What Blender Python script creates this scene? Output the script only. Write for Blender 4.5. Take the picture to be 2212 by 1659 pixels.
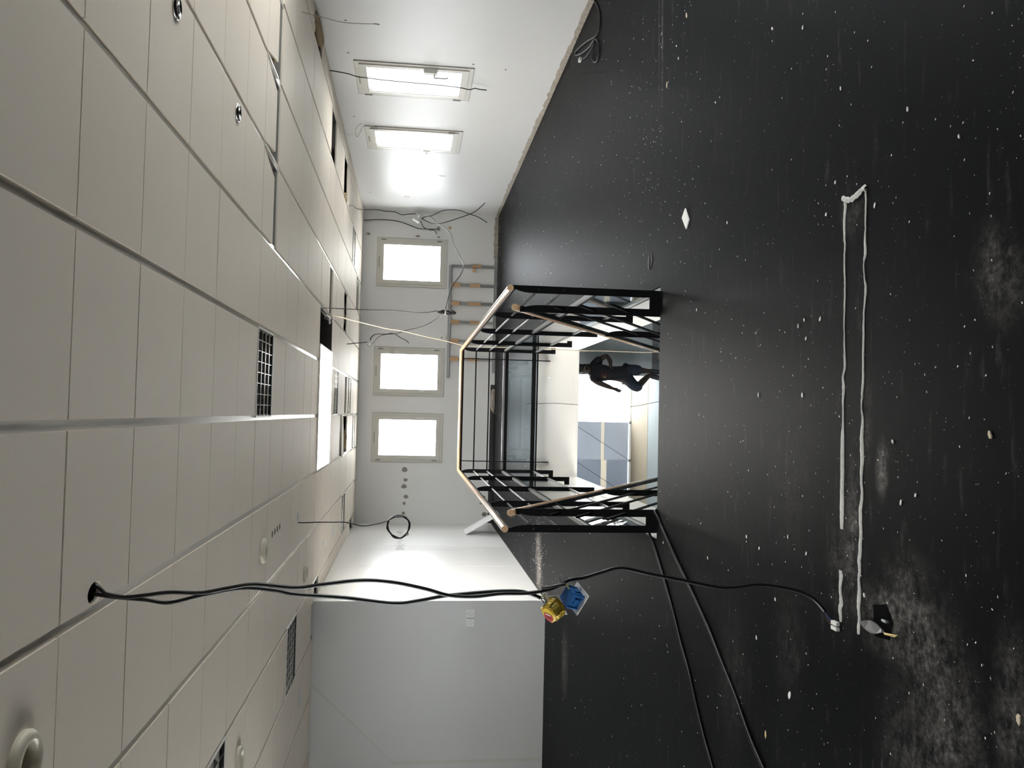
import bpy, bmesh, math, random
from mathutils import Vector, Matrix, noise as mnoise

# ------------------------------------------------------------------ clean
for o in list(bpy.data.objects):
    bpy.data.objects.remove(o, do_unlink=True)
scene = bpy.context.scene
COL = scene.collection
random.seed(7)
PI = math.pi

# ------------------------------------------------------------------ camera (phone held sideways: picture-left is up in the room)
HC = 1.538
YAW, PITCH, ROLL = 0.0361, -0.1167, 0.0271
fwd = Vector((math.sin(YAW) * math.cos(PITCH), math.cos(YAW) * math.cos(PITCH), math.sin(PITCH)))
rgt = Vector((math.cos(YAW), -math.sin(YAW), 0.0))
upv = rgt.cross(fwd)
r_ = rgt * math.cos(ROLL) + upv * math.sin(ROLL)
u_ = -rgt * math.sin(ROLL) + upv * math.cos(ROLL)
cam_data = bpy.data.cameras.new('camera')
cam_data.sensor_fit = 'HORIZONTAL'
cam_data.sensor_width = 36.0
cam_data.lens = 36.0 * 1826.469 / 2212.0
cam_data.clip_start = 0.05
cam_data.clip_end = 300.0
cam = bpy.data.objects.new('camera', cam_data)
COL.objects.link(cam)
X_, Y_, Z_ = -u_, r_, -fwd
cam.matrix_world = Matrix(((X_.x, Y_.x, Z_.x, 0.0), (X_.y, Y_.y, Z_.y, 0.0), (X_.z, Y_.z, Z_.z, HC), (0, 0, 0, 1)))
scene.camera = cam

# ------------------------------------------------------------------ world, exposure
world = bpy.data.worlds.new('overcast_sky')
scene.world = world
world.use_nodes = True
bg = world.node_tree.nodes['Background']
bg.inputs['Color'].default_value = (0.92, 0.965, 1.0, 1.0)
bg.inputs['Strength'].default_value = 9.0
scene.view_settings.view_transform = 'Standard'
scene.view_settings.look = 'None'
scene.view_settings.gamma = 1.0
scene.view_settings.use_curve_mapping = False
scene.view_settings.exposure = 1.29
cy = scene.cycles
cy.max_bounces = 8
cy.diffuse_bounces = 5
cy.glossy_bounces = 4
cy.transmission_bounces = 6
cy.transparent_max_bounces = 12
cy.use_denoising = True
cy.use_adaptive_sampling = True
cy.adaptive_threshold = 0.05
cy.adaptive_min_samples = 16
cy.sample_clamp_indirect = 12.0
cy.caustics_reflective = False
cy.caustics_refractive = False
LAMP_STRENGTH = 14.0


def portal(name, loc, normal, w, h):
    """daylight portal in a window opening (guides the sky sampling, gives no light of its own)"""
    d = bpy.data.lights.new(name, 'AREA')
    d.shape = 'RECTANGLE'
    d.size = w
    d.size_y = h
    d.cycles.is_portal = True
    o = bpy.data.objects.new(name, d)
    COL.objects.link(o)
    o.location = loc
    o.rotation_euler = Vector(normal).to_track_quat('-Z', 'Y').to_euler()
    o['kind'] = 'helper'
    return o


# room figures
CEIL = 2.541
XR, XL, YJ, YB = 3.777, -2.074, 9.43, 15.944
XFAR, YREAR = -4.66, -5.0
HX0, HX1, HY0, HY1 = -0.765, 0.832, 5.17, 10.47      # stair opening
ZSLAB, ZLOW = -0.535, -3.2
YF = 18.0                                             # lower shop front, beyond the upper end wall
WT = 0.26                                             # wall thickness
BACK_WINS = [(2.345, 3.26), (0.30, 1.204), (-0.935, -0.025)]
RIGHT_WINS = [(9.12, 10.075), (11.22, 12.178)]
RIGHT_UNSEEN = [(4.92, 5.87), (2.82, 3.77)]  # windows out of view, added to bring daylight into the near room
REAR_WINS = []
LEFT_UNSEEN = [(0.6, 1.55), (2.7, 3.65), (4.8, 5.75)]  # more windows out of view, added to light the left side
WZ0, WZ1 = 0.962, 2.265
for a, b in BACK_WINS:
    portal('portal_back', ((a + b) / 2, YB + 0.2, (WZ0 + WZ1) / 2), (0, -1, 0), b - a, WZ1 - WZ0)
for a, b in RIGHT_WINS + RIGHT_UNSEEN:
    portal('portal_right', (XR + 0.2, (a + b) / 2, (WZ0 + WZ1) / 2), (-1, 0, 0), b - a, WZ1 - WZ0)
for a, b in REAR_WINS:
    portal('portal_rear', ((a + b) / 2, YREAR - 0.2, (WZ0 + WZ1) / 2), (0, 1, 0), b - a, WZ1 - WZ0)
for a, b in LEFT_UNSEEN:
    portal('portal_left', (XFAR - 0.2, (a + b) / 2, (WZ0 + WZ1) / 2), (1, 0, 0), b - a, WZ1 - WZ0)
portal('portal_lower', ((XR + XFAR) / 2, YF + 0.15, (ZLOW + ZSLAB) / 2), (0, -1, 0), XR - XFAR, ZSLAB - ZLOW)
portal('portal_lower_left', (XFAR - 0.2, 6.5, (ZLOW + ZSLAB) / 2), (1, 0, 0), 7.0, 2.0)  # serves the added opening in the lower left wall


# ------------------------------------------------------------------ materials
MATS = {}


def lin(c):
    return tuple(((v / 255.0) / 12.92 if v <= 10 else (((v / 255.0) + 0.055) / 1.055) ** 2.4) for v in c)


def mat(name, col, rough=0.6, spec=0.5, metal=0.0, vary=0.0, vscale=3.0, bump=0.0, bscale=60.0, coat=0.0, emit=None, estr=0.0, alpha=None):
    m = bpy.data.materials.new(name)
    m.use_nodes = True
    nt = m.node_tree
    b = nt.nodes['Principled BSDF']
    b.inputs['Roughness'].default_value = rough
    b.inputs['Specular IOR Level'].default_value = spec
    b.inputs['Metallic'].default_value = metal
    b.inputs['Base Color'].default_value = (*col, 1)
    if coat:
        b.inputs['Coat Weight'].default_value = coat
        b.inputs['Coat Roughness'].default_value = 0.15
    if emit:
        b.inputs['Emission Color'].default_value = (*emit, 1)
        b.inputs['Emission Strength'].default_value = estr
    tc = None
    if vary or bump:
        tc = nt.nodes.new('ShaderNodeTexCoord')
    if vary:
        n = nt.nodes.new('ShaderNodeTexNoise')
        n.inputs['Scale'].default_value = vscale
        n.inputs['Detail'].default_value = 6
        nt.links.new(tc.outputs['Object'], n.inputs['Vector'])
        mx = nt.nodes.new('ShaderNodeMix')
        mx.data_type = 'RGBA'
        mx.inputs[6].default_value = (*[max(0, c * (1 - vary)) for c in col], 1)
        mx.inputs[7].default_value = (*[min(1, c * (1 + vary)) for c in col], 1)
        nt.links.new(n.outputs['Fac'], mx.inputs[0])
        nt.links.new(mx.outputs[2], b.inputs['Base Color'])
    if bump:
        n2 = nt.nodes.new('ShaderNodeTexNoise')
        n2.inputs['Scale'].default_value = bscale
        n2.inputs['Detail'].default_value = 4
        nt.links.new(tc.outputs['Object'], n2.inputs['Vector'])
        bp = nt.nodes.new('ShaderNodeBump')
        bp.inputs['Strength'].default_value = bump
        bp.inputs['Distance'].default_value = 0.01
        nt.links.new(n2.outputs['Fac'], bp.inputs['Height'])
        nt.links.new(bp.outputs['Normal'], b.inputs['Normal'])
    MATS[name] = m
    return m


def glass_mat(name, tint=(1, 1, 1), rough=0.02):
    """thin pane: straight-through transmission plus a Fresnel reflection"""
    m = bpy.data.materials.new(name)
    m.use_nodes = True
    nt = m.node_tree
    nt.nodes.remove(nt.nodes['Principled BSDF'])
    out = nt.nodes['Material Output']
    tr = nt.nodes.new('ShaderNodeBsdfTransparent')
    tr.inputs['Color'].default_value = (*tint, 1)
    gl = nt.nodes.new('ShaderNodeBsdfGlossy')
    gl.inputs['Roughness'].default_value = rough
    fr = nt.nodes.new('ShaderNodeFresnel')
    geo = nt.nodes.new('ShaderNodeNewGeometry')
    io = nt.nodes.new('ShaderNodeMapRange')          # same Fresnel on both faces of the pane
    io.inputs['To Min'].default_value = 1.5
    io.inputs['To Max'].default_value = 1.0 / 1.5
    nt.links.new(geo.outputs['Backfacing'], io.inputs['Value'])
    nt.links.new(io.outputs[0], fr.inputs['IOR'])
    mx = nt.nodes.new('ShaderNodeMixShader')
    nt.links.new(fr.outputs[0], mx.inputs[0])
    nt.links.new(tr.outputs[0], mx.inputs[1])
    nt.links.new(gl.outputs[0], mx.inputs[2])
    nt.links.new(mx.outputs[0], out.inputs['Surface'])
    MATS[name] = m
    return m


def sheet_mat(name, col):
    m = bpy.data.materials.new(name)
    m.use_nodes = True
    nt = m.node_tree
    nt.nodes.remove(nt.nodes['Principled BSDF'])
    out = nt.nodes['Material Output']
    tl = nt.nodes.new('ShaderNodeBsdfTranslucent')
    df = nt.nodes.new('ShaderNodeBsdfDiffuse')
    tc = nt.nodes.new('ShaderNodeTexCoord')
    n = nt.nodes.new('ShaderNodeTexNoise')
    n.inputs['Scale'].default_value = 1.6
    nt.links.new(tc.outputs['Object'], n.inputs['Vector'])
    mc = nt.nodes.new('ShaderNodeMix')
    mc.data_type = 'RGBA'
    mc.inputs[6].default_value = (*[c * 0.85 for c in col], 1)
    mc.inputs[7].default_value = (*[c * 1.15 for c in col], 1)
    nt.links.new(n.outputs['Fac'], mc.inputs[0])
    nt.links.new(mc.outputs[2], tl.inputs['Color'])
    df.inputs['Color'].default_value = (0.35, 0.37, 0.4, 1)
    mx = nt.nodes.new('ShaderNodeMixShader')
    mx.inputs[0].default_value = 0.35
    nt.links.new(tl.outputs[0], mx.inputs[1])
    nt.links.new(df.outputs[0], mx.inputs[2])
    nt.links.new(mx.outputs[0], out.inputs['Surface'])
    MATS[name] = m
    return m


mat('wall_paint', (0.75, 0.76, 0.76), rough=0.40, spec=0.30, vary=0.025, vscale=1.2, bump=0.05, bscale=25)
mat('wall_joint', (0.70, 0.70, 0.67), rough=0.6)
mat('wall_paint_satin', (0.79, 0.79, 0.78), rough=0.30, spec=0.5, vary=0.02, vscale=1.2)
mat('wall_patch', (0.83, 0.835, 0.825), rough=0.40, spec=0.30)
mat('plaster_dab', (0.24, 0.225, 0.2), rough=0.9, vary=0.15, vscale=30)
mat('plaster_white', (0.7, 0.69, 0.66), rough=0.9, vary=0.2, vscale=40)
mat('pencil', (0.3, 0.3, 0.3), rough=0.8)
mat('bare_wall', (0.36, 0.325, 0.28), rough=0.95, vary=0.5, vscale=24, bump=0.8, bscale=60)
mat('black_trim', (0.02, 0.02, 0.022), rough=0.5)
mat('ceiling_tile', (0.83, 0.755, 0.66), rough=0.55, spec=0.32, vary=0.025, vscale=2.0)
mat('ceiling_plain', (0.83, 0.755, 0.66), rough=0.5)
mat('runner', (0.62, 0.585, 0.52), rough=0.2, spec=0.7)
mat('plenum', (0.05, 0.048, 0.045), rough=0.9)
mat('zinc', (0.22, 0.215, 0.20), rough=0.6, metal=0.2, vary=0.4, vscale=14)
mat('stud_metal', (0.40, 0.41, 0.415), rough=0.4, metal=0.75, vary=0.1, vscale=8)
mat('wool', (0.36, 0.27, 0.16), rough=1.0, vary=0.4, vscale=20, bump=0.6, bscale=40)
mat('louvre', (0.84, 0.83, 0.78), rough=0.16, metal=0.9)
mat('lamp_box', (0.03, 0.034, 0.034), rough=0.6)
mat('lamp_tube', (0.75, 0.76, 0.74), rough=0.2)
mat('chrome', (0.75, 0.74, 0.72), rough=0.14, metal=1.0)
mat('beige_ring', (0.70, 0.66, 0.55), rough=0.35)
mat('dark_cup', (0.012, 0.011, 0.01), rough=0.6)
mat('lamp_diffuser', (0.9, 0.9, 0.88), rough=0.5, emit=(1.0, 0.965, 0.9), estr=LAMP_STRENGTH)
mat('white_metal', (0.78, 0.77, 0.74), rough=0.35)
mat('window_pvc', (0.62, 0.61, 0.56), rough=0.4)
mat('window_gasket', (0.22, 0.21, 0.2), rough=0.6)
mat('hinge_grey', (0.3, 0.29, 0.27), rough=0.5)
glass_mat('pane_glass')
glass_mat('rail_glass', tint=(0.90, 0.95, 0.96), rough=0.01)
mat('black_steel', (0.004, 0.004, 0.0045), rough=0.6, spec=0.12)
mat('grey_steel', (0.11, 0.11, 0.11), rough=0.35, spec=0.5)
mat('handrail_wood', (0.43, 0.27, 0.16), rough=0.22, spec=0.6, coat=0.6, vary=0.12, vscale=6)
mat('end_grain', (0.55, 0.36, 0.2), rough=0.6, vary=0.15, vscale=40)
mat('slab_white', (0.82, 0.79, 0.755), rough=0.45, vary=0.02, vscale=2)
mat('lower_floor', (0.20, 0.225, 0.23), rough=0.75, spec=0.15, vary=0.12, vscale=2.5)
mat('lower_wall', (0.60, 0.61, 0.62), rough=0.6)
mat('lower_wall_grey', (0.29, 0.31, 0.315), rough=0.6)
mat('lower_plinth', (0.24, 0.205, 0.15), rough=0.8, spec=0.15)
mat('ground', (0.70, 0.67, 0.62), rough=0.9, vary=0.2, vscale=0.8)
sheet_mat('street_view', (0.215, 0.225, 0.242))  # translucent tones standing for the shaded street outside
sheet_mat('street_view_dark', (0.155, 0.168, 0.19))
sheet_mat('street_view_strip', (0.33, 0.31, 0.27))
mat('cable_black', (0.008, 0.008, 0.008), rough=0.38, spec=0.5)
mat('cable_beige', (0.55, 0.47, 0.34), rough=0.5)
mat('cable_grey', (0.30, 0.28, 0.25), rough=0.5)
mat('cable_white', (0.78, 0.76, 0.7), rough=0.5)
mat('wire_blue', (0.03, 0.06, 0.2), rough=0.5)
mat('wire_brown', (0.09, 0.04, 0.02), rough=0.5)
mat('wire_green', (0.45, 0.42, 0.05), rough=0.5)
mat('box_yellow', (0.72, 0.48, 0.035), rough=0.38)
mat('box_yellow_dark', (0.36, 0.27, 0.03), rough=0.5)
mat('box_blue', (0.025, 0.13, 0.36), rough=0.35)
mat('label_red', (0.45, 0.02, 0.03), rough=0.55)
mat('label_dark', (0.2, 0.01, 0.015), rough=0.6)
mat('plastic_white', (0.78, 0.78, 0.74), rough=0.4)
mat('plastic_clear_grey', (0.45, 0.46, 0.45), rough=0.3)
mat('plastic_bright', (0.93, 0.93, 0.91), rough=0.4)
mat('pit_black', (0.0015, 0.0015, 0.0015), rough=0.9, spec=0.05)
mat('socket_dark', (0.12, 0.12, 0.12), rough=0.6)
mat('wood_block', (0.52, 0.34, 0.19), rough=0.8, vary=0.2, vscale=12)
mat('board_white', (0.78, 0.79, 0.8), rough=0.5)
mat('board_back', (0.12, 0.12, 0.12), rough=0.8)
mat('glue_white', (0.58, 0.57, 0.54), rough=0.8, vary=0.25, vscale=60, bump=0.5, bscale=120)
mat('chip_white', (0.85, 0.84, 0.8), rough=0.7)
mat('chip_tan', (0.6, 0.5, 0.38), rough=0.8)
mat('chip_yellow', (0.72, 0.56, 0.26), rough=0.8)
mat('lid_grey', (0.20, 0.20, 0.205), rough=0.35, metal=0.4)
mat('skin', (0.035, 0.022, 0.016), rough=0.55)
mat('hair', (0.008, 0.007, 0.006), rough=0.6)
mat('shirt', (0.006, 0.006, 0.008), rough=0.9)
mat('print_red', (0.07, 0.008, 0.007), rough=0.9)
mat('print_tan', (0.1, 0.07, 0.04), rough=0.9)
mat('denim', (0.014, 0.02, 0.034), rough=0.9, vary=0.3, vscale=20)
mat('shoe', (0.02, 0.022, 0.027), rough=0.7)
mat('shoe_sole', (0.5, 0.5, 0.5), rough=0.7)


def floor_material():
    m = bpy.data.materials.new('floor_black_vinyl')
    m.use_nodes = True
    nt = m.node_tree
    N, L = nt.nodes, nt.links
    b = N['Principled BSDF']
    geo = N.new('ShaderNodeNewGeometry')
    pos = geo.outputs['Position']

    def noise(scale, stretch=(1, 1, 1), detail=5, rough=0.6):
        mp = N.new('ShaderNodeMapping')
        mp.inputs['Scale'].default_value = stretch
        L.new(pos, mp.inputs['Vector'])
        n = N.new('ShaderNodeTexNoise')
        n.inputs['Scale'].default_value = scale
        n.inputs['Detail'].default_value = detail
        n.inputs['Roughness'].default_value = rough
        L.new(mp.outputs[0], n.inputs['Vector'])
        return n.outputs['Fac']

    def ramp(s, a, c):
        r = N.new('ShaderNodeMapRange')
        r.interpolation_type = 'SMOOTHSTEP'
        r.inputs['From Min'].default_value = a
        r.inputs['From Max'].default_value = c
        L.new(s, r.inputs['Value'])
        return r.outputs[0]

    def math2(op, a, c):
        n = N.new('ShaderNodeMath')
        n.operation = op
        for i, v in enumerate((a, c)):
            if isinstance(v, (int, float)):
                n.inputs[i].default_value = v
            else:
                L.new(v, n.inputs[i])
        return n.outputs[0]

    def blob(cx, cy, rx, ry, ang):
        mp = N.new('ShaderNodeMapping')
        mp.vector_type = 'TEXTURE'
        mp.inputs['Location'].default_value = (cx, cy, 0)
        mp.inputs['Rotation'].default_value = (0, 0, ang)
        mp.inputs['Scale'].default_value = (rx, ry, 1)
        L.new(pos, mp.inputs['Vector'])
        ln = N.new('ShaderNodeVectorMath')
        ln.operation = 'LENGTH'
        L.new(mp.outputs[0], ln.inputs[0])
        return ramp(ln.outputs['Value'], 1.0, 0.0)

    # trodden-in plaster dust: smears along the room's width, plus blotches where the floor was worked on
    fine = noise(55, (1, 1, 1), 6, 0.7)
    mid = noise(9, (0.7, 1.6, 1), 6, 0.65)
    smear = noise(7, (0.55, 3.0, 1), 4, 0.6)
    base_dust = math2('MULTIPLY', ramp(smear, 0.57, 0.80), 0.22)
    base_dust = math2('ADD', base_dust, math2('MULTIPLY', ramp(mid, 0.58, 0.88), 0.10))
    blotch = noise(13, (1.0, 1.15, 1), 8, 0.72)
    tot = base_dust
    for (cx, cy, rx, ry, an, k) in [(-0.155, 2.625, 0.13, 0.05, 0.0, 1.4), (-0.64, 2.62, 0.16, 0.20, 0.0, 0.6),
                                    (-0.60, 2.45, 0.30, 0.22, 0.5, 0.5), (-0.85, 2.25, 0.45, 0.20, 0.2, 0.42),
                                    (-0.72, 2.02, 0.30, 0.10, 0.0, 0.45), (0.40, 2.07, 0.20, 0.13, 0.3, 0.5),
                                    (-0.35, 2.8, 0.35, 0.06, 0.0, 0.55), (-0.5, 2.86, 0.35, 0.18, 0.0, 0.3),
                                    (-1.1, 2.4, 0.5, 0.3, 0.2, 0.35), (0.75, 2.83, 0.14, 0.12, 0.0, 0.3),
                                    (-1.70, 10.0, 0.55, 0.34, 0.3, 1.1), (-1.9, 9.95, 0.32, 0.28, 0.3, 1.2), (2.5, 5.23, 0.7, 0.03, 0.05, 0.5), (2.45, 5.30, 0.7, 0.02, 0.05, 0.35), (-1.2, 3.9, 0.5, 0.25, 0.0, 0.14), (-0.9, 3.3, 0.4, 0.2, 0.0, 0.12),
                                    (0.0, 2.72, 0.22, 0.05, 0.0, 0.3), (-0.2, 3.3, 0.5, 0.3, 0, 0.12), (-2.4, 8.2, 0.5, 0.25, 0.0, 0.4)]:
        bl = blob(cx, cy, rx, ry, an)
        tot = math2('ADD', tot, math2('MULTIPLY', math2('MULTIPLY', bl, ramp(blotch, 0.33, 0.66)), k))
    tot = math2('MULTIPLY', tot, math2('ADD', math2('MULTIPLY', ramp(fine, 0.35, 0.7), 0.75), 0.25))
    # pin-prick speckle of the covering and grit
    vor = N.new('ShaderNodeTexVoronoi')
    vor.inputs['Scale'].default_value = 95
    vor.inputs['Randomness'].default_value = 1.0
    L.new(pos, vor.inputs['Vector'])
    spk = ramp(vor.outputs['Distance'], 0.17, 0.08)
    sep = N.new('ShaderNodeSeparateColor')
    L.new(vor.outputs['Color'], sep.inputs[0])
    keep = ramp(sep.outputs[0], 0.955, 0.99)
    spk = math2('MULTIPLY', spk, keep)
    tot = math2('ADD', tot, math2('MULTIPLY', spk, 0.9))
    clampn = N.new('ShaderNodeClamp')
    L.new(tot, clampn.inputs[0])
    mx = N.new('ShaderNodeMix')
    mx.data_type = 'RGBA'
    mx.inputs[6].default_value = (0.0045, 0.0048, 0.0056, 1)
    mx.inputs[7].default_value = (0.32, 0.30, 0.275, 1)
    L.new(clampn.outputs[0], mx.inputs[0])
    L.new(mx.outputs[2], b.inputs['Base Color'])
    rr = N.new('ShaderNodeMapRange')
    rr.inputs['To Min'].default_value = 0.50
    rr.inputs['To Max'].default_value = 0.75
    L.new(clampn.outputs[0], rr.inputs['Value'])
    L.new(rr.outputs[0], b.inputs['Roughness'])
    b.inputs['Specular IOR Level'].default_value = 0.045
    bp = N.new('ShaderNodeBump')
    bp.inputs['Strength'].default_value = 0.12
    bp.inputs['Distance'].default_value = 0.002
    L.new(noise(240, (1, 1, 1), 3), bp.inputs['Height'])
    L.new(bp.outputs[0], b.inputs['Normal'])
    MATS['floor_vinyl'] = m


floor_material()


# ------------------------------------------------------------------ mesh helpers
class MB:
    def __init__(self):
        self.v, self.f, self.mi = [], [], []

    def add(self, verts, faces, m=0):
        k = len(self.v)
        self.v += [tuple(p) for p in verts]
        self.f += [tuple(i + k for i in q) for q in faces]
        self.mi += [m] * len(faces)
        return self

    def box(self, x0, x1, y0, y1, z0, z1, m=0):
        vs = [(x0, y0, z0), (x1, y0, z0), (x1, y1, z0), (x0, y1, z0), (x0, y0, z1), (x1, y0, z1), (x1, y1, z1), (x0, y1, z1)]
        return self.add(vs, [(0, 3, 2, 1), (4, 5, 6, 7), (0, 1, 5, 4), (1, 2, 6, 5), (2, 3, 7, 6), (3, 0, 4, 7)], m)

    def quad(self, a, b, c, d, m=0):
        return self.add([a, b, c, d], [(0, 1, 2, 3)], m)

    def prism(self, poly, off, m=0):
        """extrude a 3D polygon by a vector"""
        n = len(poly)
        off = Vector(off)
        vs = [tuple(p) for p in poly] + [tuple(Vector(p) + off) for p in poly]
        fs = [tuple(range(n - 1, -1, -1)), tuple(range(n, 2 * n))]
        fs += [(i, (i + 1) % n, n + (i + 1) % n, n + i) for i in range(n)]
        return self.add(vs, fs, m)

    def tube(self, pts, rad, n=8, m=0, cap=True, closed=False):
        pts = [Vector(p) for p in pts]
        R = rad if isinstance(rad, (list, tuple)) else [rad] * len(pts)
        N = len(pts)
        t0 = (pts[1] - pts[0]).normalized()
        ref = Vector((0, 0, 1)) if abs(t0.z) < 0.9 else Vector((1, 0, 0))
        s = t0.cross(ref).normalized()
        vs = []
        for i in range(N):
            if closed:
                t = (pts[(i + 1) % N] - pts[i - 1]).normalized()
            else:
                t = (pts[min(i + 1, N - 1)] - pts[max(i - 1, 0)]).normalized()
            s = (s - t * s.dot(t))
            if s.length < 1e-6:
                s = t.orthogonal()
            s.normalize()
            c = t.cross(s)
            for k in range(n):
                a = 2 * PI * k / n
                vs.append(pts[i] + (s * math.cos(a) + c * math.sin(a)) * R[i])
        fs = []
        for i in range(N if closed else N - 1):
            j = (i + 1) % N
            for k in range(n):
                fs.append((i * n + k, i * n + (k + 1) % n, j * n + (k + 1) % n, j * n + k))
        if cap and not closed:
            fs.append(tuple(range(n - 1, -1, -1)))
            fs.append(tuple((N - 1) * n + k for k in range(n)))
        return self.add(vs, fs, m)

    def lathe(self, c, prof, n=20, axis='z', m=0):
        """prof: list of (radius, height along axis) about point c"""
        vs = []
        for r, h in prof:
            for k in range(n):
                a = 2 * PI * k / n
                p = (r * math.cos(a), r * math.sin(a), h)
                if axis == 'y':
                    p = (p[0], p[2], p[1])
                elif axis == 'x':
                    p = (p[2], p[0], p[1])
                vs.append((c[0] + p[0], c[1] + p[1], c[2] + p[2]))
        fs = []
        for i in range(len(prof) - 1):
            for k in range(n):
                fs.append((i * n + k, i * n + (k + 1) % n, (i + 1) * n + (k + 1) % n, (i + 1) * n + k))
        return self.add(vs, fs, m)

    def disc(self, c, r, n=20, m=0, nz=-1):
        vs = [(c[0] + r * math.cos(2 * PI * k / n), c[1] + r * math.sin(2 * PI * k / n), c[2]) for k in range(n)]
        return self.add(vs, [tuple(range(n))], m)

    def mesh(self, name, mats, smooth=False):
        me = bpy.data.meshes.new(name)
        me.from_pydata(self.v, [], self.f)
        for mn in ([mats] if isinstance(mats, str) else mats):
            me.materials.append(MATS[mn])
        me.polygons.foreach_set('material_index', self.mi)
        if smooth:
            me.polygons.foreach_set('use_smooth', [True] * len(me.polygons))
        me.update()
        bm = bmesh.new()
        bm.from_mesh(me)
        bmesh.ops.recalc_face_normals(bm, faces=bm.faces)
        bm.to_mesh(me)
        bm.free()
        return me

    def build(self, name, mats, parent=None, smooth=False, loc=None):
        o = bpy.data.objects.new(name, self.mesh(name, mats, smooth))
        COL.objects.link(o)
        if parent is not None:
            o.parent = parent
        if loc is not None:
            o.location = loc
        return o


def tag(o, label=None, cat=None, group=None, kind=None):
    if label:
        o['label'] = label
    if cat:
        o['category'] = cat
    if group:
        o['group'] = group
    if kind:
        o['kind'] = kind
    return o


def thing(name, label, cat, group=None, loc=(0, 0, 0), rot=None):
    o = bpy.data.objects.new(name, None)
    COL.objects.link(o)
    o.location = loc
    o.empty_display_size = 0.1
    if rot is not None:
        o.rotation_euler = rot
    return tag(o, label, cat, group)


def struct(o):
    o['kind'] = 'structure'
    return o


def spline(pts, sub=6):
    """Catmull-Rom through the points"""
    P = [Vector(p) for p in pts]
    out = []
    for i in range(len(P) - 1):
        p0, p1, p2, p3 = P[max(i - 1, 0)], P[i], P[i + 1], P[min(i + 2, len(P) - 1)]
        for k in range(sub):
            t = k / sub
            out.append(0.5 * ((2 * p1) + (p2 - p0) * t + (2 * p0 - 5 * p1 + 4 * p2 - p3) * t * t + (3 * p1 - p0 - 3 * p2 + p3) * t ** 3))
    out.append(P[-1])
    return out


def cable_mb(pts, r, n=8, sub=6):
    return MB().tube(spline(pts, sub), r, n)


def wall_mesh(axis, pos, out_sign, u0, u1, z0, z1, holes, thick=WT):
    """wall in plane axis=pos; room side at pos, outer side at pos+out_sign*thick; holes (u0,u1,z0,z1)"""
    mb = MB()
    us = sorted({u0, u1, *[h[0] for h in holes], *[h[1] for h in holes]})
    zs = sorted({z0, z1, *[h[2] for h in holes], *[h[3] for h in holes]})

    def P(u, z, d):
        q = pos + out_sign * d
        return (q, u, z) if axis == 'x' else (u, q, z)
    for i in range(len(us) - 1):
        for j in range(len(zs) - 1):
            cu, cz = (us[i] + us[i + 1]) / 2, (zs[j] + zs[j + 1]) / 2
            if any(h[0] < cu < h[1] and h[2] < cz < h[3] for h in holes):
                continue
            for d in (0, thick):
                mb.quad(P(us[i], zs[j], d), P(us[i + 1], zs[j], d), P(us[i + 1], zs[j + 1], d), P(us[i], zs[j + 1], d))
    for (a, b, c, d_) in holes + [(u0, u1, z0, z1)]:
        for (p, q) in (((a, c), (b, c)), ((b, c), (b, d_)), ((b, d_), (a, d_)), ((a, d_), (a, c))):
            mb.quad(P(*p, 0), P(*q, 0), P(*q, thick), P(*p, thick))
    return mb


# ------------------------------------------------------------------ the shell
ZT = 3.0
IN = 0.03
fl = MB()
xs = [XFAR - WT, HX0, HX1, XR + WT]
ys = [YREAR - WT, HY0, HY1, YB + 0.02]
for i in range(3):
    for j in range(3):
        if i == 1 and j == 1:
            continue
        fl.quad((xs[i], ys[j], 0), (xs[i + 1], ys[j], 0), (xs[i + 1], ys[j + 1], 0), (xs[i], ys[j + 1], 0))
E4 = [((HX0, HY0), (HX1, HY0)), ((HX1, HY0), (HX1, HY1)), ((HX1, HY1), (HX0, HY1)), ((HX0, HY1), (HX0, HY0))]
for (a, b) in E4:
    fl.quad((a[0], a[1], 0), (b[0], b[1], 0), (b[0], b[1], -0.018), (a[0], a[1], -0.018))
floor = struct(fl.build('floor', 'floor_vinyl'))

sl = MB()
for i in range(3):
    for j in range(3):
        if i == 1 and j == 1:
            continue
        ys = [YREAR - WT, HY0, HY1, YF + 0.1]
        for z in (-0.018, ZSLAB):
            sl.quad((xs[i], ys[j], z), (xs[i + 1], ys[j], z), (xs[i + 1], ys[j + 1], z), (xs[i], ys[j + 1], z))
for (a, b) in E4:
    sl.quad((a[0], a[1], -0.018), (b[0], b[1], -0.018), (b[0], b[1], ZSLAB), (a[0], a[1], ZSLAB))
slab = struct(sl.build('ceiling_lower', 'slab_white'))
# thin joint strips on the white faces of the stair opening and the bright corner edge
for x in (HX1 - 0.002, HX0 + 0.002):
    MB().box(x - 0.001, x + 0.001, HY0, HY1, -0.292, -0.288).build('joint_strip', 'wall_joint', slab)
MB().box(HX0, HX1, HY1 - 0.006, HY1, ZSLAB, ZSLAB + 0.03).build('edge_bead', 'slab_white', slab)
for x in (0.57, -0.62):
    for z in (-0.12, -0.16):
        MB().lathe((x + z * 0.6, HY1, z), [(0.001, -0.012), (0.012, -0.01), (0.014, 0.0)], 10, 'y').build('plaster_plug', 'slab_white', slab, True)

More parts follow.
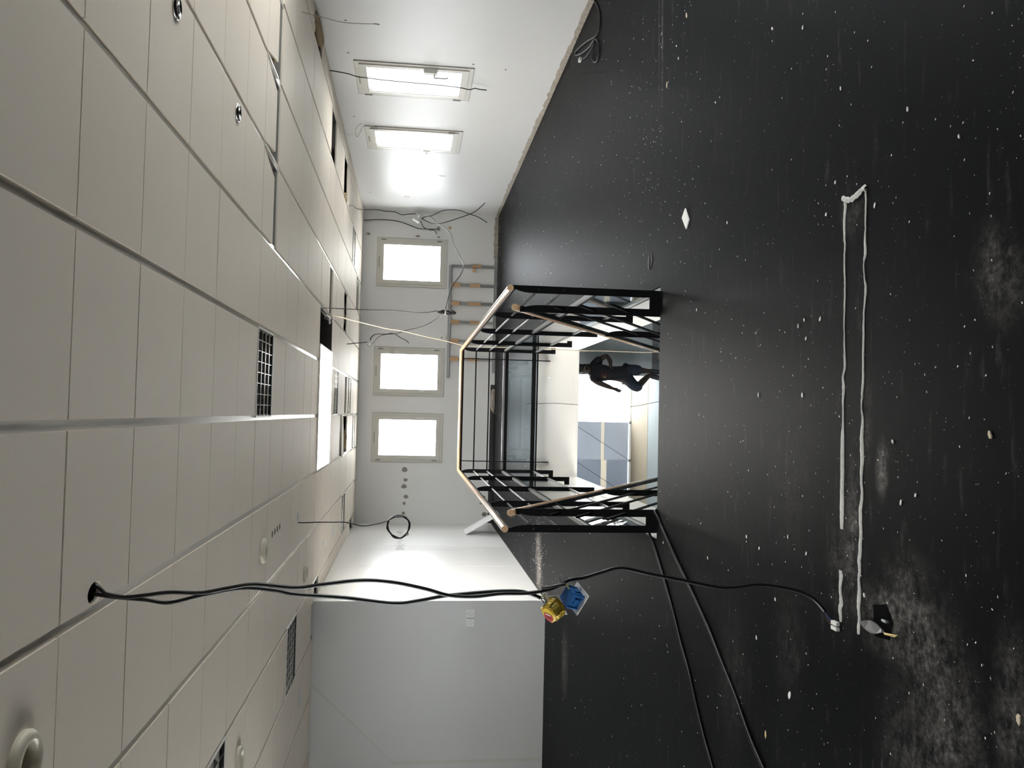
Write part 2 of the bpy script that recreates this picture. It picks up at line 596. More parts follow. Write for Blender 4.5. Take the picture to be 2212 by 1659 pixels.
wall_back = struct(wall_mesh('y', YB, 1, XL - WT, XR + WT, 0, ZT, [(a, b, WZ0, WZ1) for a, b in BACK_WINS]).build('wall_back', 'wall_paint'))
wall_right = struct(wall_mesh('x', XR, 1, YREAR, YB, 0, ZT, [(a, b, WZ0, WZ1) for a, b in RIGHT_WINS + RIGHT_UNSEEN]).build('wall_right', 'wall_paint'))
wall_left = struct(MB().box(XL - WT, XL, YJ + WT, YB, 0, ZT).build('wall_left', 'wall_paint_satin'))
wall_jut = struct(MB().box(XFAR, XL, YJ, YJ + WT, 0, ZT).build('wall_front_left', 'wall_paint'))
wall_far_left = struct(wall_mesh('x', XFAR, -1, YREAR, YJ + WT, 0, ZT, [(a, b, WZ0, WZ1) for a, b in LEFT_UNSEEN]).build('wall_side_left', 'wall_paint'))
wall_rear = struct(wall_mesh('y', YREAR, -1, XFAR - WT, XR + WT, 0, ZT, [(a, b, WZ0, WZ1) for a, b in REAR_WINS]).build('wall_rear', 'wall_paint'))

# floor edge: bare wall where the baseboard was torn off (right wall, right part of the back wall)
def bare_strip(axis, u0, u1, step, h):
    mb = MB()
    n = int((u1 - u0) / step)
    tops = []
    for i in range(n + 1):
        u = u0 + (u1 - u0) * i / n
        t = h * (0.85 + 0.35 * mnoise.noise(Vector((u * 2.1, 3.3, 0))) + 0.3 * mnoise.noise(Vector((u * 9, 1.3, 0))))
        d = 0.009 + 0.007 * mnoise.noise(Vector((u * 14, 7.7, 0)))
        tops.append((u, max(0.02, t), d))
    for i in range(n):
        (a, ta, da), (b, tb, db) = tops[i], tops[i + 1]
        if axis == 'x':
            f = lambda u, d, z: (XR - d, u, z)
        else:
            f = lambda u, d, z: (u, YB - d, z)
        vs = [f(a, da + .008, 0), f(b, db + .008, 0), f(b, db, tb * .6), f(a, da, ta * .6), f(b, 0.0005, tb), f(a, 0.0005, ta)]
        mb.add(vs, [(0, 1, 2, 3), (3, 2, 4, 5)])
    return mb


struct(bare_strip('x', 2.0, YB - 0.02, 0.05, 0.062).build('baseboard_right', 'bare_wall'))
struct(bare_strip('y', 2.95, XR - 0.02, 0.03, 0.075).build('baseboard_back', 'bare_wall'))
struct(MB().box(XL + 0.02, 0.55, YB - 0.012, YB, 0, 0.075).build('trim_1', 'black_trim'))

# repairs and marks on the walls, each a part of its wall
def dab(parent, axis, pos, u, z, ru, rz, mname, seed, thick=0.004):
    rnd = random.Random(seed)
    poly = []
    for k in range(14):
        a = 2 * PI * k / 14
        w = 1 + rnd.uniform(-0.16, 0.16)
        du, dz = ru * math.cos(a) * w, rz * math.sin(a) * w
        poly.append((u + du, pos, z + dz) if axis == 'y' else (pos, u + du, z + dz))
    off = (0, -thick, 0) if axis == 'y' else (thick if pos < 0 else -thick, 0, 0)
    return MB().prism(poly, off).build('plaster_patch', mname, parent)


for k, (x, z, rx, rz) in enumerate([(-1.077, 1.649, .045, .052), (-1.267, 1.625, .032, .04), (-1.387, 1.648, .037, .052), (-1.58, 1.611, .036, .042), (-1.70, 1.639, .03, .03), (-1.885, 1.647, .03, .028),
                                    (-1.076, .15, .03, .04), (-1.247, .141, .025, .035), (-1.57, .154, .03, .035), (-1.685, .206, .025, .025), (-1.893, .137, .04, .045)]):
    dab(wall_back, 'y', YB, x, z, rx, rz, 'plaster_dab', k)
for k, (x, z, rx, rz) in enumerate([(3.317, 2.447, .04, .06), (3.312, 1.529, .035, .07), (3.312, 1.136, .025, .045)]):
    dab(wall_back, 'y', YB, x, z, rx, rz, 'plaster_white', 40 + k)
    dab(wall_back, 'y', YB - 0.003, x + .004, z - .01, rx * .5, rz * .55, 'plaster_dab', 60 + k)
dab(wall_back, 'y', YB, 3.506, 0.916, .03, .03, 'wood_block', 90)
dab(wall_right, 'x', XR, 13.42, 1.16, .03, .05, 'plaster_white', 91)
dab(wall_right, 'x', XR, 14.85, 1.73, .05, .05, 'plaster_white', 92)
for k, (y, z) in enumerate([(8.2, 2.28), (8.95, 2.31), (10.9, 2.38), (14.7, 2.36), (9.1, 0.62), (9.02, 0.98)]):
    dab(wall_right, 'x', XR, y, z, .012, .012, 'pencil', 100 + k)
# left wall: paler repainted door shape, board joints, pencil ticks
MB().box(XL, XL + 0.002, 13.25, 14.25, 0.02, 1.92).build('paint_patch', 'wall_patch', wall_left)
for y in (12.93, 11.55, 10.6):
    MB().box(XL, XL + 0.0015, y - 0.006, y + 0.006, 0.0, 2.2).build('board_joint', 'wall_joint', wall_left)
rt = random.Random(3)
for k in range(16):
    y = 12.9 + k * 0.13
    MB().box(XL, XL + 0.003, y, y + 0.02, 1.62 + rt.uniform(-.04, .04), 1.72 + rt.uniform(-.03, .03)).build('pencil_mark', 'pencil', wall_left)
# plaster seam on the wall at the left
MB().prism([(-3.0, YJ, 2.53), (-2.95, YJ, 2.53), (-3.79, YJ, 1.67), (-3.83, YJ, 1.64)], (0, -0.002, 0)).build('plaster_seam', 'wall_joint', wall_jut)
MB().box(-3.845, -3.805, YJ - 0.002, YJ, 0, 1.66).build('plaster_seam', 'wall_joint', wall_jut)

# ------------------------------------------------------------------ ceiling: loose metal tiles on runners, dark void above
ceiling = struct(MB().box(XFAR - WT, XR + WT, YREAR - WT, YB + WT, ZT, ZT + 0.1).build('ceiling', 'plenum'))
GX0, GY0, G = -0.062, 2.622, 0.6
TH = 0.018
GAPX, GAPY = 0.017, 0.0045          # half widths of the joints
cx_edges = lambda k: (GX0 + G * k, GX0 + G * (k + 1))


def row_edges(j):
    return (GY0 + G * j, GY0 + G * (j + 1))


def tile_poly(poly, parent=ceiling):
    return MB().prism([(x, y, CEIL) for x, y in poly], (0, 0, TH)).build('tile', 'ceiling_tile', parent)


def tile_hole(x0, x1, y0, y1, hx, hy, rx, ry):
    mb = MB()
    n = 32
    cx, cyy = (x0 + x1) / 2, (y0 + y1) / 2
    outer, inner = [], []
    # corners included by snapping the nearest ray
    for k in range(n):
        a = 2 * PI * (k + 0.5) / n
        c, s = math.cos(a), math.sin(a)
        t = min((((x1 - hx) if c > 0 else (x0 - hx)) / c) if abs(c) > 1e-9 else 1e9, (((y1 - hy) if s > 0 else (y0 - hy)) / s) if abs(s) > 1e-9 else 1e9)
        outer.append([hx + c * t, hy + s * t])
        inner.append((hx + rx * c, hy + ry * s))
    for (qx, qy) in ((x0, y0), (x1, y0), (x1, y1), (x0, y1)):
        i = min(range(n), key=lambda q: (outer[q][0] - qx) ** 2 + (outer[q][1] - qy) ** 2)
        outer[i] = [qx, qy]
    vs = []
    for z in (CEIL, CEIL + TH):
        vs += [(x, y, z) for x, y in outer] + [(x, y, z) for x, y in inner]
    fs = []
    for k in range(n):
        j = (k + 1) % n
        fs += [(k, j, n + j, n + k), (2 * n + k, 2 * n + j, 3 * n + j, 3 * n + k), (n + k, n + j, 3 * n + j, 3 * n + k), (k, j, 2 * n + j, 2 * n + k)]
    mb.add(vs, fs)
    return mb.build('tile', 'ceiling_tile', ceiling)


TILE_CACHE = {}


def tile_rect(x0, x1, y0, y1):
    w, d = round(x1 - x0, 4), round(y1 - y0, 4)
    if (w, d) not in TILE_CACHE:
        TILE_CACHE[(w, d)] = MB().box(0, w, 0, d, 0, TH).mesh('tile', 'ceiling_tile')
    o = bpy.data.objects.new('tile', TILE_CACHE[(w, d)])
    COL.objects.link(o)
    o.parent = ceiling
    rr = random.Random(int(x0 * 977 + y0 * 3571))
    o.location = (x0, y0, CEIL + rr.uniform(-0.0006, 0.0012))
    return o


GRILLES = {(0, 5), (0, 14), (0, 18), (-1, 16), (-1, 20), (4, 18), (3, 20), (-3, 17), (-4, 8), (-4, 3)}
OPEN = {(5, 12), (5, 15), (2, 16), (-1, 17), (-4, 20), (6, 9)}
HOLES = {(-1, 0): (-0.607, 2.895, 0.036, 0.062), (-2, 8): (-0.978, 7.867, 0.045, 0.05)}
RINGS_CHROME = [(1.632, 3.541), (1.633, 4.769)]
RINGS_BEIGE = [(-0.955, 2.405), (-2.160, 5.405), (-0.985, 6.054), (-1.594, 8.485)]
ring_cell = {}
for (x, y) in RINGS_CHROME + RINGS_BEIGE:
    ring_cell[(math.floor((x - GX0) / G), math.floor((y - GY0) / G))] = (x, y)


def cam_px(x, y, z):
    d = Vector((x, y, z - HC))
    q = d.dot(fwd)
    if q < 0.1:
        return None
    return (1106 - 1826.469 * d.dot(u_) / q, 829.5 - 1826.469 * d.dot(r_) / q)


rest = MB()
runs = {}
for k in range(-8, 7):
    for j in range(-13, 23):
        a, b = cx_edges(k)
        c, d = row_edges(j)
        if k == 6:
            b = XR
        lim = XL if c >= YJ - 0.3 else XFAR
        if j == 11 and k <= -4:
            d = YJ if b <= XL + 0.3 else d
            lim = XFAR if b <= XL else XL
        if b <= lim or c >= YB or d <= YREAR:
            continue
        a = max(a, lim)
        d = min(d, YB)
        c = max(c, YREAR)
        gx0 = GAPX if a > lim + 1e-6 else 0.003
        gx1 = GAPX if b < XR - 1e-6 else 0.004
        x0, x1, y0, y1 = a + gx0, b - gx1, c + GAPY, d - GAPY
        if x1 - x0 < 0.03 or y1 - y0 < 0.03:
            continue
        pxs = [cam_px(px, py, CEIL) for px in (x0, x1) for py in (y0, y1)]
        vis = any(p and -250 < p[0] < 2212 and -250 < p[1] < 1909 for p in pxs)
        if not vis:
            rest.box(x0, x1, y0, y1, CEIL, CEIL + TH)
            continue
        if (k, j) in GRILLES or (k, j) in OPEN:
            continue
        if j in (11, 12) and k in (-1, 0):
            continue
        if j in (11, 12) and k == 1:
            continue
        if j == 13 and k in (-1, 0, 1):
            tile_rect(x0, x1, 10.56, y1)
            continue
        if k == 2 and j == 12:
            tile_rect(x0, x1, y0, 10.12)
            continue
        if k == 2 and j == 13:
            tile_rect(x0, x1, 10.50, y1)
            continue
        if k == 0 and j == 17:
            tile_rect(x0, x1, 13.15, y1)
            continue
        if j == 5 and k in (2, 3, 4, 5):
            ye = 6.045
            l0, l1 = x0, x0
            r0, r1 = x1, x1
            if k == 2:
                r0, r1 = x1 - 0.012, x1 - 0.10
            if k == 3:
                l1 = x0 + 0.05
                r0, r1 = x1 - 0.012, x1 - 0.085
            if k == 4:
                l1 = x0 + 0.09
                r1 = x1 - 0.05
            if k == 5:
                l1 = x0 + 0.05
            tile_poly([(l0, y0), (r0, y0), (r1, ye), (l1, ye)])
            continue
        if (k, j) in HOLES:
            tile_hole(x0, x1, y0, y1, *HOLES[(k, j)])
            continue
        if (k, j) in ring_cell:
            hx, hy = ring_cell[(k, j)]
            rr = 0.042 if (hx, hy) in RINGS_CHROME else 0.062
            hx2 = min(max(hx, x0 + rr + .01), x1 - rr - .01)
            hy2 = min(max(hy, y0 + rr + .01), y1 - rr - .01)
            ring_cell[(k, j)] = (hx2, hy2)
            tile_hole(x0, x1, y0, y1, hx2, hy2, rr, rr)
            continue
        tile_rect(x0, x1, y0, y1)
tag(rest.build('tile_field', 'ceiling_plain', ceiling), kind='stuff')
# runners along the room in the wide joints, interrupted at the lamp
for k in range(-7, 7):
    x = GX0 + G * k
    y1 = YB if x > XL else YJ
    segs = [(YREAR, y1)]
    if k in (0, 1):
        segs = [(YREAR, 9.215), (10.56, y1)]
    for (p, q) in segs:
        MB().box(x - 0.024, x + 0.024, p, q, CEIL + 0.009, CEIL + 0.014).build('runner', 'runner', ceiling)
# steel channels seen in the gaps
for (x0, x1, y, nm) in ((1.10, 3.7, 6.165, 0), (1.10, 1.74, 10.40, 1)):
    ch = MB().box(x0, x1, y, y + 0.05, CEIL + 0.012, CEIL + 0.075)
    ch.box(x0, x1, y - 0.05, y + 0.05, CEIL + 0.072, CEIL + 0.078)
    ch.build('steel_channel', 'zinc', ceiling)
# side walls of the open lamp bay
MB().box(0.72, 1.16, 10.545, 10.555, CEIL, CEIL + 0.3).build('bay_side', 'plenum', ceiling)
# narrow strips hanging at the two dark notches, with the enamel edge catching light
for (x, w) in ((2.338, 0.006), (1.738, 0.006)):
    MB().box(x - w, x + w, 5.63, 6.06, CEIL - 0.002, CEIL + 0.006).build('runner', 'runner', ceiling)

# round lamp rings
for i, (x, y) in enumerate(RINGS_CHROME):
    cell = (math.floor((x - GX0) / G), math.floor((y - GY0) / G))
    x, y = ring_cell[cell]
    t = thing('recessed_spotlight', ['chrome recessed spotlight ring cut off at the edge of the picture', 'small chrome recessed spotlight ring in the ceiling tile short of the long gap'][i], 'ceiling light', 'chrome spotlights in the ceiling', (x, y, CEIL))
    MB().lathe((0, 0, 0), [(0.052, 0.0), (0.053, -0.006), (0.047, -0.010), (0.042, -0.014), (0.035, -0.014), (0.032, -0.008), (0.030, 0.05)], 28).build('ring', 'chrome', t, True)
    MB().lathe((0, 0, 0), [(0.030, 0.05), (0.015, 0.03), (0.001, 0.028)], 20).build('reflector', 'chrome', t, True)
bl = ['large cream recessed lamp ring on the nearest ceiling tile', 'cream recessed lamp ring beside the mirror louvre light cut by the picture edge', 'cream recessed lamp ring beside the four small drilled holes', 'cream recessed lamp ring nearest the wall corner above the twin cables']
for i, (x, y) in enumerate(RINGS_BEIGE):
    cell = (math.floor((x - GX0) / G), math.floor((y - GY0) / G))
    x, y = ring_cell[cell]
    t = thing('recessed_downlight', bl[i], 'ceiling light', 'cream downlight rings in the ceiling', (x, y, CEIL))
    MB().lathe((0, 0, 0), [(0.088, 0.0), (0.089, -0.012), (0.080, -0.026), (0.064, -0.028), (0.058, -0.018), (0.056, 0.06)], 32).build('ring', 'beige_ring', t, True)
    MB().lathe((0, 0, 0), [(0.056, 0.055), (0.03, 0.075), (0.001, 0.08)], 24).build('reflector', 'dark_cup' if i else 'chrome', t, True)
# bare ring with the coiled cable, plaster-filled ring and a blind plate
t = thing('cable_grommet', 'thin pale ring in the ceiling with the coiled black cable hanging out', 'ceiling ring', None, (-0.978, 7.867, CEIL))
MB().lathe((0, 0, 0), [(0.045, 0.01), (0.045, -0.003), (0.058, -0.004), (0.06, 0.0)], 24).build('ring', 'plastic_white', t, True)
for i, (x, y, lab) in enumerate([(-1.591, 11.494, 'pale filled disc patch on the ceiling near the white side wall'), (-2.777, 8.395, 'round filled patch on the ceiling above the blank grey wall')]):
    tag(MB().lathe((x, y, CEIL), [(0.001, -0.003), (0.085, -0.003), (0.09, 0.0)], 24).build('ceiling_patch', 'wall_joint'), lab, 'patch')
t = thing('ceiling_sensor', 'tiny white sensor stud on the ceiling near the side wall', 'sensor', None, (-1.592, 10.31, CEIL))
MB().lathe((0, 0, 0), [(0.04, 0.0), (0.038, -0.008), (0.02, -0.03), (0.001, -0.034)], 16).build('body', 'plastic_white', t, True)
for k in range(4):
    y = 6.454 + k * 0.117
    MB().lathe((-0.927 + 0.003 * k, y, CEIL - 0.0012), [(0.001, 0), (0.026, 0), (0.027, 0.002)], 16).build('drilled_hole', 'dark_cup', ceiling)

# mirror louvre lights: 60 x 60 cm
def louvre_parts(t, full=True):
    s = 0.285
    MB().box(-s, s, -s, s, 0.10, 0.105).box(-s, -s + .004, -s, s, 0, 0.1).box(s - .004, s, -s, s, 0, 0.1).box(-s, s, -s, -s + .004, 0, 0.1).box(-s, s, s - .004, s, 0, 0.1).build('housing', 'lamp_box', t)
    fr = MB()
    for (a, b, c, d) in ((-s - .012, s + .012, -s - .012, -s), (-s - .012, s + .012, s, s + .012), (-s - .012, -s, -s, s), (s, s + .012, -s, s)):
        fr.box(a, b, c, d, -0.003, 0.02)
    fr.build('frame', 'white_metal', t)
    pieces = []
    for i in range(1, 4):
        y = -s + i * 2 * s / 4
        pieces.append(MB().add([(-s, y, 0.0), (s, y, 0.0), (s, y - .016, 0.06), (-s, y - .016, 0.06), (s, y + .016, 0.06), (-s, y + .016, 0.06)], [(0, 1, 2, 3), (0, 1, 4, 5)]).box(-s, s, y - .0045, y + .0045, -0.001, 0.003))
    for i in range(1, 8):
        x = -s + i * 2 * s / 8
        pieces.append(MB().box(x - .0018, x + .0018, -s, s, 0.002, 0.045))
    if full:
        for p in pieces:
            p.build('blade', 'louvre', t)
        for i in range(4):
            y = -s + (i + .5) * 2 * s / 4
            MB().tube([(-s + .01, y, 0.075), (s - .01, y, 0.075)], 0.013, 8).build('tube', 'lamp_tube', t, True)
    else:
        al = MB()
        for p in pieces:
            al.add(p.v, p.f)
        al.build('louvre', 'louvre', t)


GL = {(0, 5): 'unlit mirror louvre ceiling light nearest the bright lamp panel', (-4, 3): 'mirror louvre light cut off by the picture edge',
      (-4, 8): 'mirror louvre light above the blank grey wall', (0, 14): 'mirror louvre light just past the glowing lamp panel',
      (0, 18): 'mirror louvre light past the dark slot, in line with the lamp panel', (-1, 16): 'tilted mirror louvre light half fallen from the ceiling beside the dark slot',
      (-1, 20): 'mirror louvre light closest to the end wall, left of the centre runner', (4, 18): 'mirror louvre light in the ceiling before the window nearest the corner',
      (3, 20): 'mirror louvre light tight against the end wall between two windows', (-3, 17): 'mirror louvre light above the round grey plaster dabs'}
for (k, j), lab in GL.items():
    a, b = cx_edges(k)
    c, d = row_edges(j)
    t = thing('louvre_light', lab, 'ceiling light', 'mirror louvre ceiling lights', ((a + b) / 2, (c + d) / 2, CEIL))
    louvre_parts(t, (k, j) in ((0, 5), (-4, 8), (-4, 3), (0, 14)))
    if (k, j) == (-1, 16):
        t.rotation_euler = (0.05, -0.03, 0)
        t.location.z -= 0.012

# the lit lamp panel
t = thing('light_panel', 'large glowing white ceiling lamp panel', 'ceiling light', None, (0.03, 9.88, CEIL))
PX, PY = 0.683, 0.665
MB().box(-PX + .012, PX - .012, -PY + .012, PY - .012, -0.012, -0.006).build('diffuser', 'lamp_diffuser', t)
f4 = MB()
for (a, b, c, d) in ((-PX, PX, -PY, -PY + .012), (-PX, PX, PY - .012, PY), (-PX, -PX + .012, -PY + .012, PY - .012), (PX - .012, PX, -PY + .012, PY - .012)):
    f4.box(a, b, c, d, -0.014, 0.05)
f4.build('frame', 'white_metal', t)
MB().box(-PX + .012, PX - .012, -PY + .012, PY - .012, 0.045, 0.05).build('back', 'white_metal', t)

# insulation showing in the holes
def lump(name, c, s, seed, mname, lab, cat):
    bm = bmesh.new()
    bmesh.ops.create_icosphere(bm, subdivisions=3, radius=1.0)
    for v in bm.verts:
        n = mnoise.noise(v.co * 2.3 + Vector((seed, seed, 0))) * 0.35 + mnoise.noise(v.co * 6 + Vector((seed, 0, 0))) * 0.15
        v.co = Vector((v.co.x * s[0], v.co.y * s[1], v.co.z * s[2])) * (1 + n)
    me = bpy.data.meshes.new(name)
    bm.to_mesh(me)
    bm.free()
    me.materials.append(MATS[mname])
    o = bpy.data.objects.new(name, me)
    COL.objects.link(o)
    o.location = c
    return tag(o, lab, cat)


lump('insulation_wool', (2.41, 5.93, CEIL + 0.06), (0.05, 0.12, 0.05), 1, 'wool', 'tan mineral wool showing in the dark ceiling notch', 'insulation')
lump('insulation_wool', (3.68, 8.26, CEIL + 0.0), (0.10, 0.32, 0.035), 2, 'wool', 'brown insulation in the broken ceiling edge above the nearest window', 'insulation')
lump('insulation_wool', (3.0, 12.06, CEIL + 0.03), (0.07, 0.16, 0.04), 3, 'wool', 'tan insulation scrap hanging where the black cable leaves the ceiling', 'insulation')
lump('insulation_wool', (1.40, 12.5, CEIL + 0.06), (0.2, 0.08, 0.05), 4, 'wool', 'tan insulation inside the narrow ceiling slot before the end windows', 'insulation')
lump('insulation_wool', (-0.42, 12.95, CEIL + 0.015), (0.16, 0.07, 0.05), 5, 'wool', 'yellowish wool bulging beside the fallen louvre light', 'insulation')

# ------------------------------------------------------------------ windows
def window(idx, axis, u0, u1, handle=None, big_handle=False):
    """frame local: x along wall, y into the room (towards viewer), z up; origin at the sill centre"""
    w, h = u1 - u0, WZ1 - WZ0
    root = bpy.data.objects.new('window_%d' % idx, None)
    COL.objects.link(root)
    struct(root)
    c = (u0 + u1) / 2
    if axis == 'y':
        root.location = (c, YB, WZ0)
        root.rotation_euler = (0, 0, PI)       # local x -> -X, local y -> -Y
    else:
        root.location = (XR, c, WZ0)
        root.rotation_euler = (0, 0, PI / 2)   # local x -> +Y, local y -> -X
    hw = w / 2

    def ring(name, x0, x1, z0, z1, t, y0, y1, m):
        r = MB()
        r.box(x0, x1, y0, y1, z0, z0 + t)
        r.box(x0, x1, y0, y1, z1 - t, z1)
        r.box(x0, x0 + t, y0, y1, z0 + t, z1 - t)
        r.box(x1 - t, x1, y0, y1, z0 + t, z1 - t)
        return r.build(name, m, root)
    ring('shade_line', -hw - .004, hw + .004, -.004, h + .004, 0.006, -0.004, 0.0125, 'hinge_grey')  # dark strips drawn in for the shade between wall, frame and sash
    ring('shade_line', -hw + .047, hw - .047, .047, h - .047, 0.005, -0.004, 0.0135, 'hinge_grey')
    ring('frame', -hw, hw, 0, h, 0.052, -0.07, 0.012, 'window_pvc')
    sash = ring('sash', -hw + .05, hw - .05, .05, h - .05, 0.068, -0.05, 0.026, 'window_pvc')
    ring('gasket', -hw + .116, hw - .116, .116, h - .116, 0.008, -0.03, 0.018, 'window_gasket')
    MB().box(-hw + .12, hw - .12, -0.012, -0.006, .12, h - .12).build('pane', 'pane_glass', root)
    sx = handle if handle else 1
    for (x, z) in ((-sx * (hw - .035), .10), (-sx * (hw - .035), h - .16)):
        MB().box(x - .01, x + .01, 0.012, 0.034, z, z + .09).build('hinge', 'hinge_grey', root)
    MB().box(-0.10, 0.10, 0.026, 0.034, h - .045, h - .03).build('vent', 'hinge_grey', root)
    if handle:
        x = sx * (hw - .083)
        if big_handle:
            MB().box(x - .035, x + .035, 0.02, 0.07, .40, .55).build('lock_box', 'window_pvc', root)
            MB().tube(spline([(x, .07, .43), (x - sx * .05, .085, .43), (x - sx * .055, .085, .40), (x - sx * .055, .085, .30), (x - sx * .03, .08, .29)], 4), .008, 8).build('handle', 'hinge_grey', root, True)
        else:
            MB().box(x - .014, x + .014, 0.026, 0.036, .42, .52).build('handle_plate', 'window_pvc', root)
            MB().box(x - .01, x + .01, 0.036, 0.062, .46, .48).box(x - .01, x + .01, 0.05, 0.062, .36, .48).build('handle', 'plastic_white', root)
    return root


window(1, 'y', *BACK_WINS[0], handle=1)
window(2, 'y', *BACK_WINS[1], handle=1)
window(3, 'y', *BACK_WINS[2], handle=-1)
window(4, 'x', *RIGHT_WINS[0], handle=-1, big_handle=True)
window(5, 'x', *RIGHT_WINS[1], handle=1)

# ------------------------------------------------------------------ lower storey
struct(MB().box(XFAR - WT, XR + WT, YREAR - WT, YF + WT, ZLOW - 0.1, ZLOW).build('floor_lower', 'lower_floor'))
struct(MB().box(XFAR, XR, 16.67, YF - 0.05, ZLOW, ZLOW + 0.004).build('trim_2', 'lower_plinth'))
struct(MB().box(XR, XR + WT, YREAR, YF, ZLOW, ZSLAB).build('wall_lower_right', 'lower_wall'))
struct(wall_mesh('x', XFAR, -1, YREAR, YF, ZLOW, ZSLAB, [(3.0, 10.0, -2.87, -0.87)]).build('wall_lower_left', 'lower_wall'))  # side opening out of view, added to brighten the lower storey
struct(MB().box(XFAR - WT, XR + WT, YREAR - WT, YREAR, ZLOW, ZSLAB).build('wall_lower_rear', 'lower_wall'))
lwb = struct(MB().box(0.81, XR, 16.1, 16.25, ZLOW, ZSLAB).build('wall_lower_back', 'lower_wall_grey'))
MB().box(0.81, XR, 16.088, 16.1, ZLOW, ZLOW + 0.10).build('skirting', 'grey_steel', lwb)
shop = bpy.data.objects.new('window_6', None)
COL.objects.link(shop)
struct(shop)
shop.location = (0, YF, 0)
MB().box(XFAR, XR, -0.03, 0.03, ZLOW, ZLOW + 0.03).build('bottom_rail', 'white_metal', shop)
edges = [XR, 2.33, 1.51, 0.70, -0.12, -0.94, -1.76, -2.58, -3.4, XFAR]
for i in range(len(edges) - 1):
    MB().box(edges[i + 1] + .004, edges[i] - .004, -0.006, 0.006, ZLOW + .03, ZSLAB).build('pane', 'pane_glass', shop)
for i in range(1, len(edges) - 1):
    MB().lathe((edges[i], -0.03, ZLOW + .03), [(0.001, -0.015), (0.03, -0.012), (0.034, 0.0)], 16, 'y').build('glass_fitting', 'stud_metal', shop, True)
    MB().box(edges[i] - .002, edges[i] + .002, -0.008, 0.008, ZLOW + .03, ZSLAB).build('glass_joint', 'pane_glass', shop)
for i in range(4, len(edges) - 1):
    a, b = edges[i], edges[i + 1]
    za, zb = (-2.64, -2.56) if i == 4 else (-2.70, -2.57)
    nm = 'street_view' if i == 4 else 'street_view_dark'
    MB().box(b, a, 0.10, 0.104, ZLOW + .03, za).build('street_sheet', nm, shop)  # sheets added behind the glass in place of the street view
    MB().box(b, a, 0.10, 0.104, zb, ZSLAB).build('street_sheet', nm, shop)
    MB().box(b, a, 0.10, 0.104, za, zb).build('street_strip', 'street_view_strip', shop)
for p, q in (((-0.10, -1.80), (-0.94, ZLOW + .03)), ((-0.86, -1.80), (-1.72, ZLOW + .03)), ((-0.22, -1.80), (0.58, ZLOW + .03))):
    MB().tube([(p[0], -0.05, p[1]), (q[0], -0.05, q[1])], 0.0045, 6).build('tie_rod', 'black_steel' if q[0] < 0 else 'stud_metal', shop)
struct(MB().box(-120, 120, YF + WT, 160, -3.45, -3.4).box(XR + WT, 120, -60, YF + WT, -3.45, -3.4).box(-120, XFAR - WT, -60, YF + WT, -3.45, -3.4).box(-120, 120, -120, YREAR - 1, -3.45, -3.4).build('ground', 'ground'))

# stairs (they run down out of sight below the floor edge)
st = bpy.data.objects.new('stairs', None)
COL.objects.link(st)
struct(st)
NS = 17
for k in range(1, NS):
    z = ZLOW * k / NS
    y = HY0 + 0.04 + (k - 1) * 0.29
    MB().box(-0.60, 0.66, y, y + 0.29, z - 0.04, z).build('tread', 'black_steel', st)
for x in (-0.63, 0.68):
    MB().prism([(x - .01, HY0, -0.02), (x - .01, HY0, -0.34), (x - .01, HY0 + 4.75, ZLOW), (x - .01, HY0 + 5.0, ZLOW), (x - .01, HY0 + 5.0, ZLOW + .1)], (0.02, 0, 0)).build('stringer', 'black_steel', st)

# ------------------------------------------------------------------ guard railing round the stair opening
RX, LX, RZ = 0.785, -0.705, 0.953
FY = 10.42
guard = thing('stair_guard_railing', 'black steel guard railing with round wooden handrail around the stair opening', 'railing', None, (0, 0, 0))


def post_profile(side, ztop, zb, w=0.048, tab=0.0, tabz=0.055, curve=0.13):
    """flat-bar post outline in (s, z); s>0 is outwards; the tip stands on the outer edge, the inner edge curves in"""
    o, i = w / 2, -w / 2
    pts = [(o, ztop), (o - 0.012, ztop)]
    for k in range(1, 7):
        a = k / 6 * PI / 2
        pts.append((o - 0.012 - (w - 0.012) * math.sin(a), ztop - curve * (1 - math.cos(a)) - 0.01))
    pts.append((i, zb))
    if tab:
        pts += [(o + tab, zb), (o + tab, zb + tabz), (o, zb + tabz)]
    else:
        pts.append((o, zb))
    return [(s * side, z) for s, z in pts]


def post(parent, x, y, side, ztop, zb, tab=0.0, along='x', name='post', tabz=0.055, w=0.048, curve=0.13):
    pr = post_profile(side, ztop, zb, w, tab, tabz, curve)
    T = 0.010
    if along == 'x':
        poly = [(x + s, y - T / 2, z) for s, z in pr]
        off = (0, T, 0)
    else:
        poly = [(x - T / 2, y + s, z) for s, z in pr]
        off = (T, 0, 0)
    return MB().prism(poly, off).build(name, 'black_steel', parent)


PY_ = [5.225, 6.66, 7.98, 9.28, 10.37]
for y in PY_[1:]:
    post(guard, RX, y, 1, RZ - 0.018, -0.215, HX1 - RX - 0.024)
    post(guard, LX, y, -1, RZ - 0.018, -0.215, -HX0 + LX - 0.024)
for x in (0.675, -0.585):
    post(guard, x, FY, 1, RZ - 0.018, -0.16, HY1 - FY - 0.024, along='y')
# first posts joined at floor level to the stair-rail posts by one cut plate
SRX, SLX = 0.665, -0.605


def u_plate(x_g, x_s, side, rail_z):
    y = PY_[0]
    g = post_profile(side, RZ - 0.018, 0.055, 0.046)
    s = post_profile(-side, rail_z - 0.018, 0.055, 0.046)
    T = 0.010
    gp = MB().prism([(x_g + a, y - T / 2, z) for a, z in g], (0, T, 0))
    gp.prism([(x_s + a, y - T / 2, z) for a, z in s], (0, T, 0))
    lo, hi = min(x_g, x_s) - 0.023, max(x_g, x_s) + 0.023
    gp.box(lo, hi, y - T / 2, y + T / 2, -0.28, 0.055)
    return gp


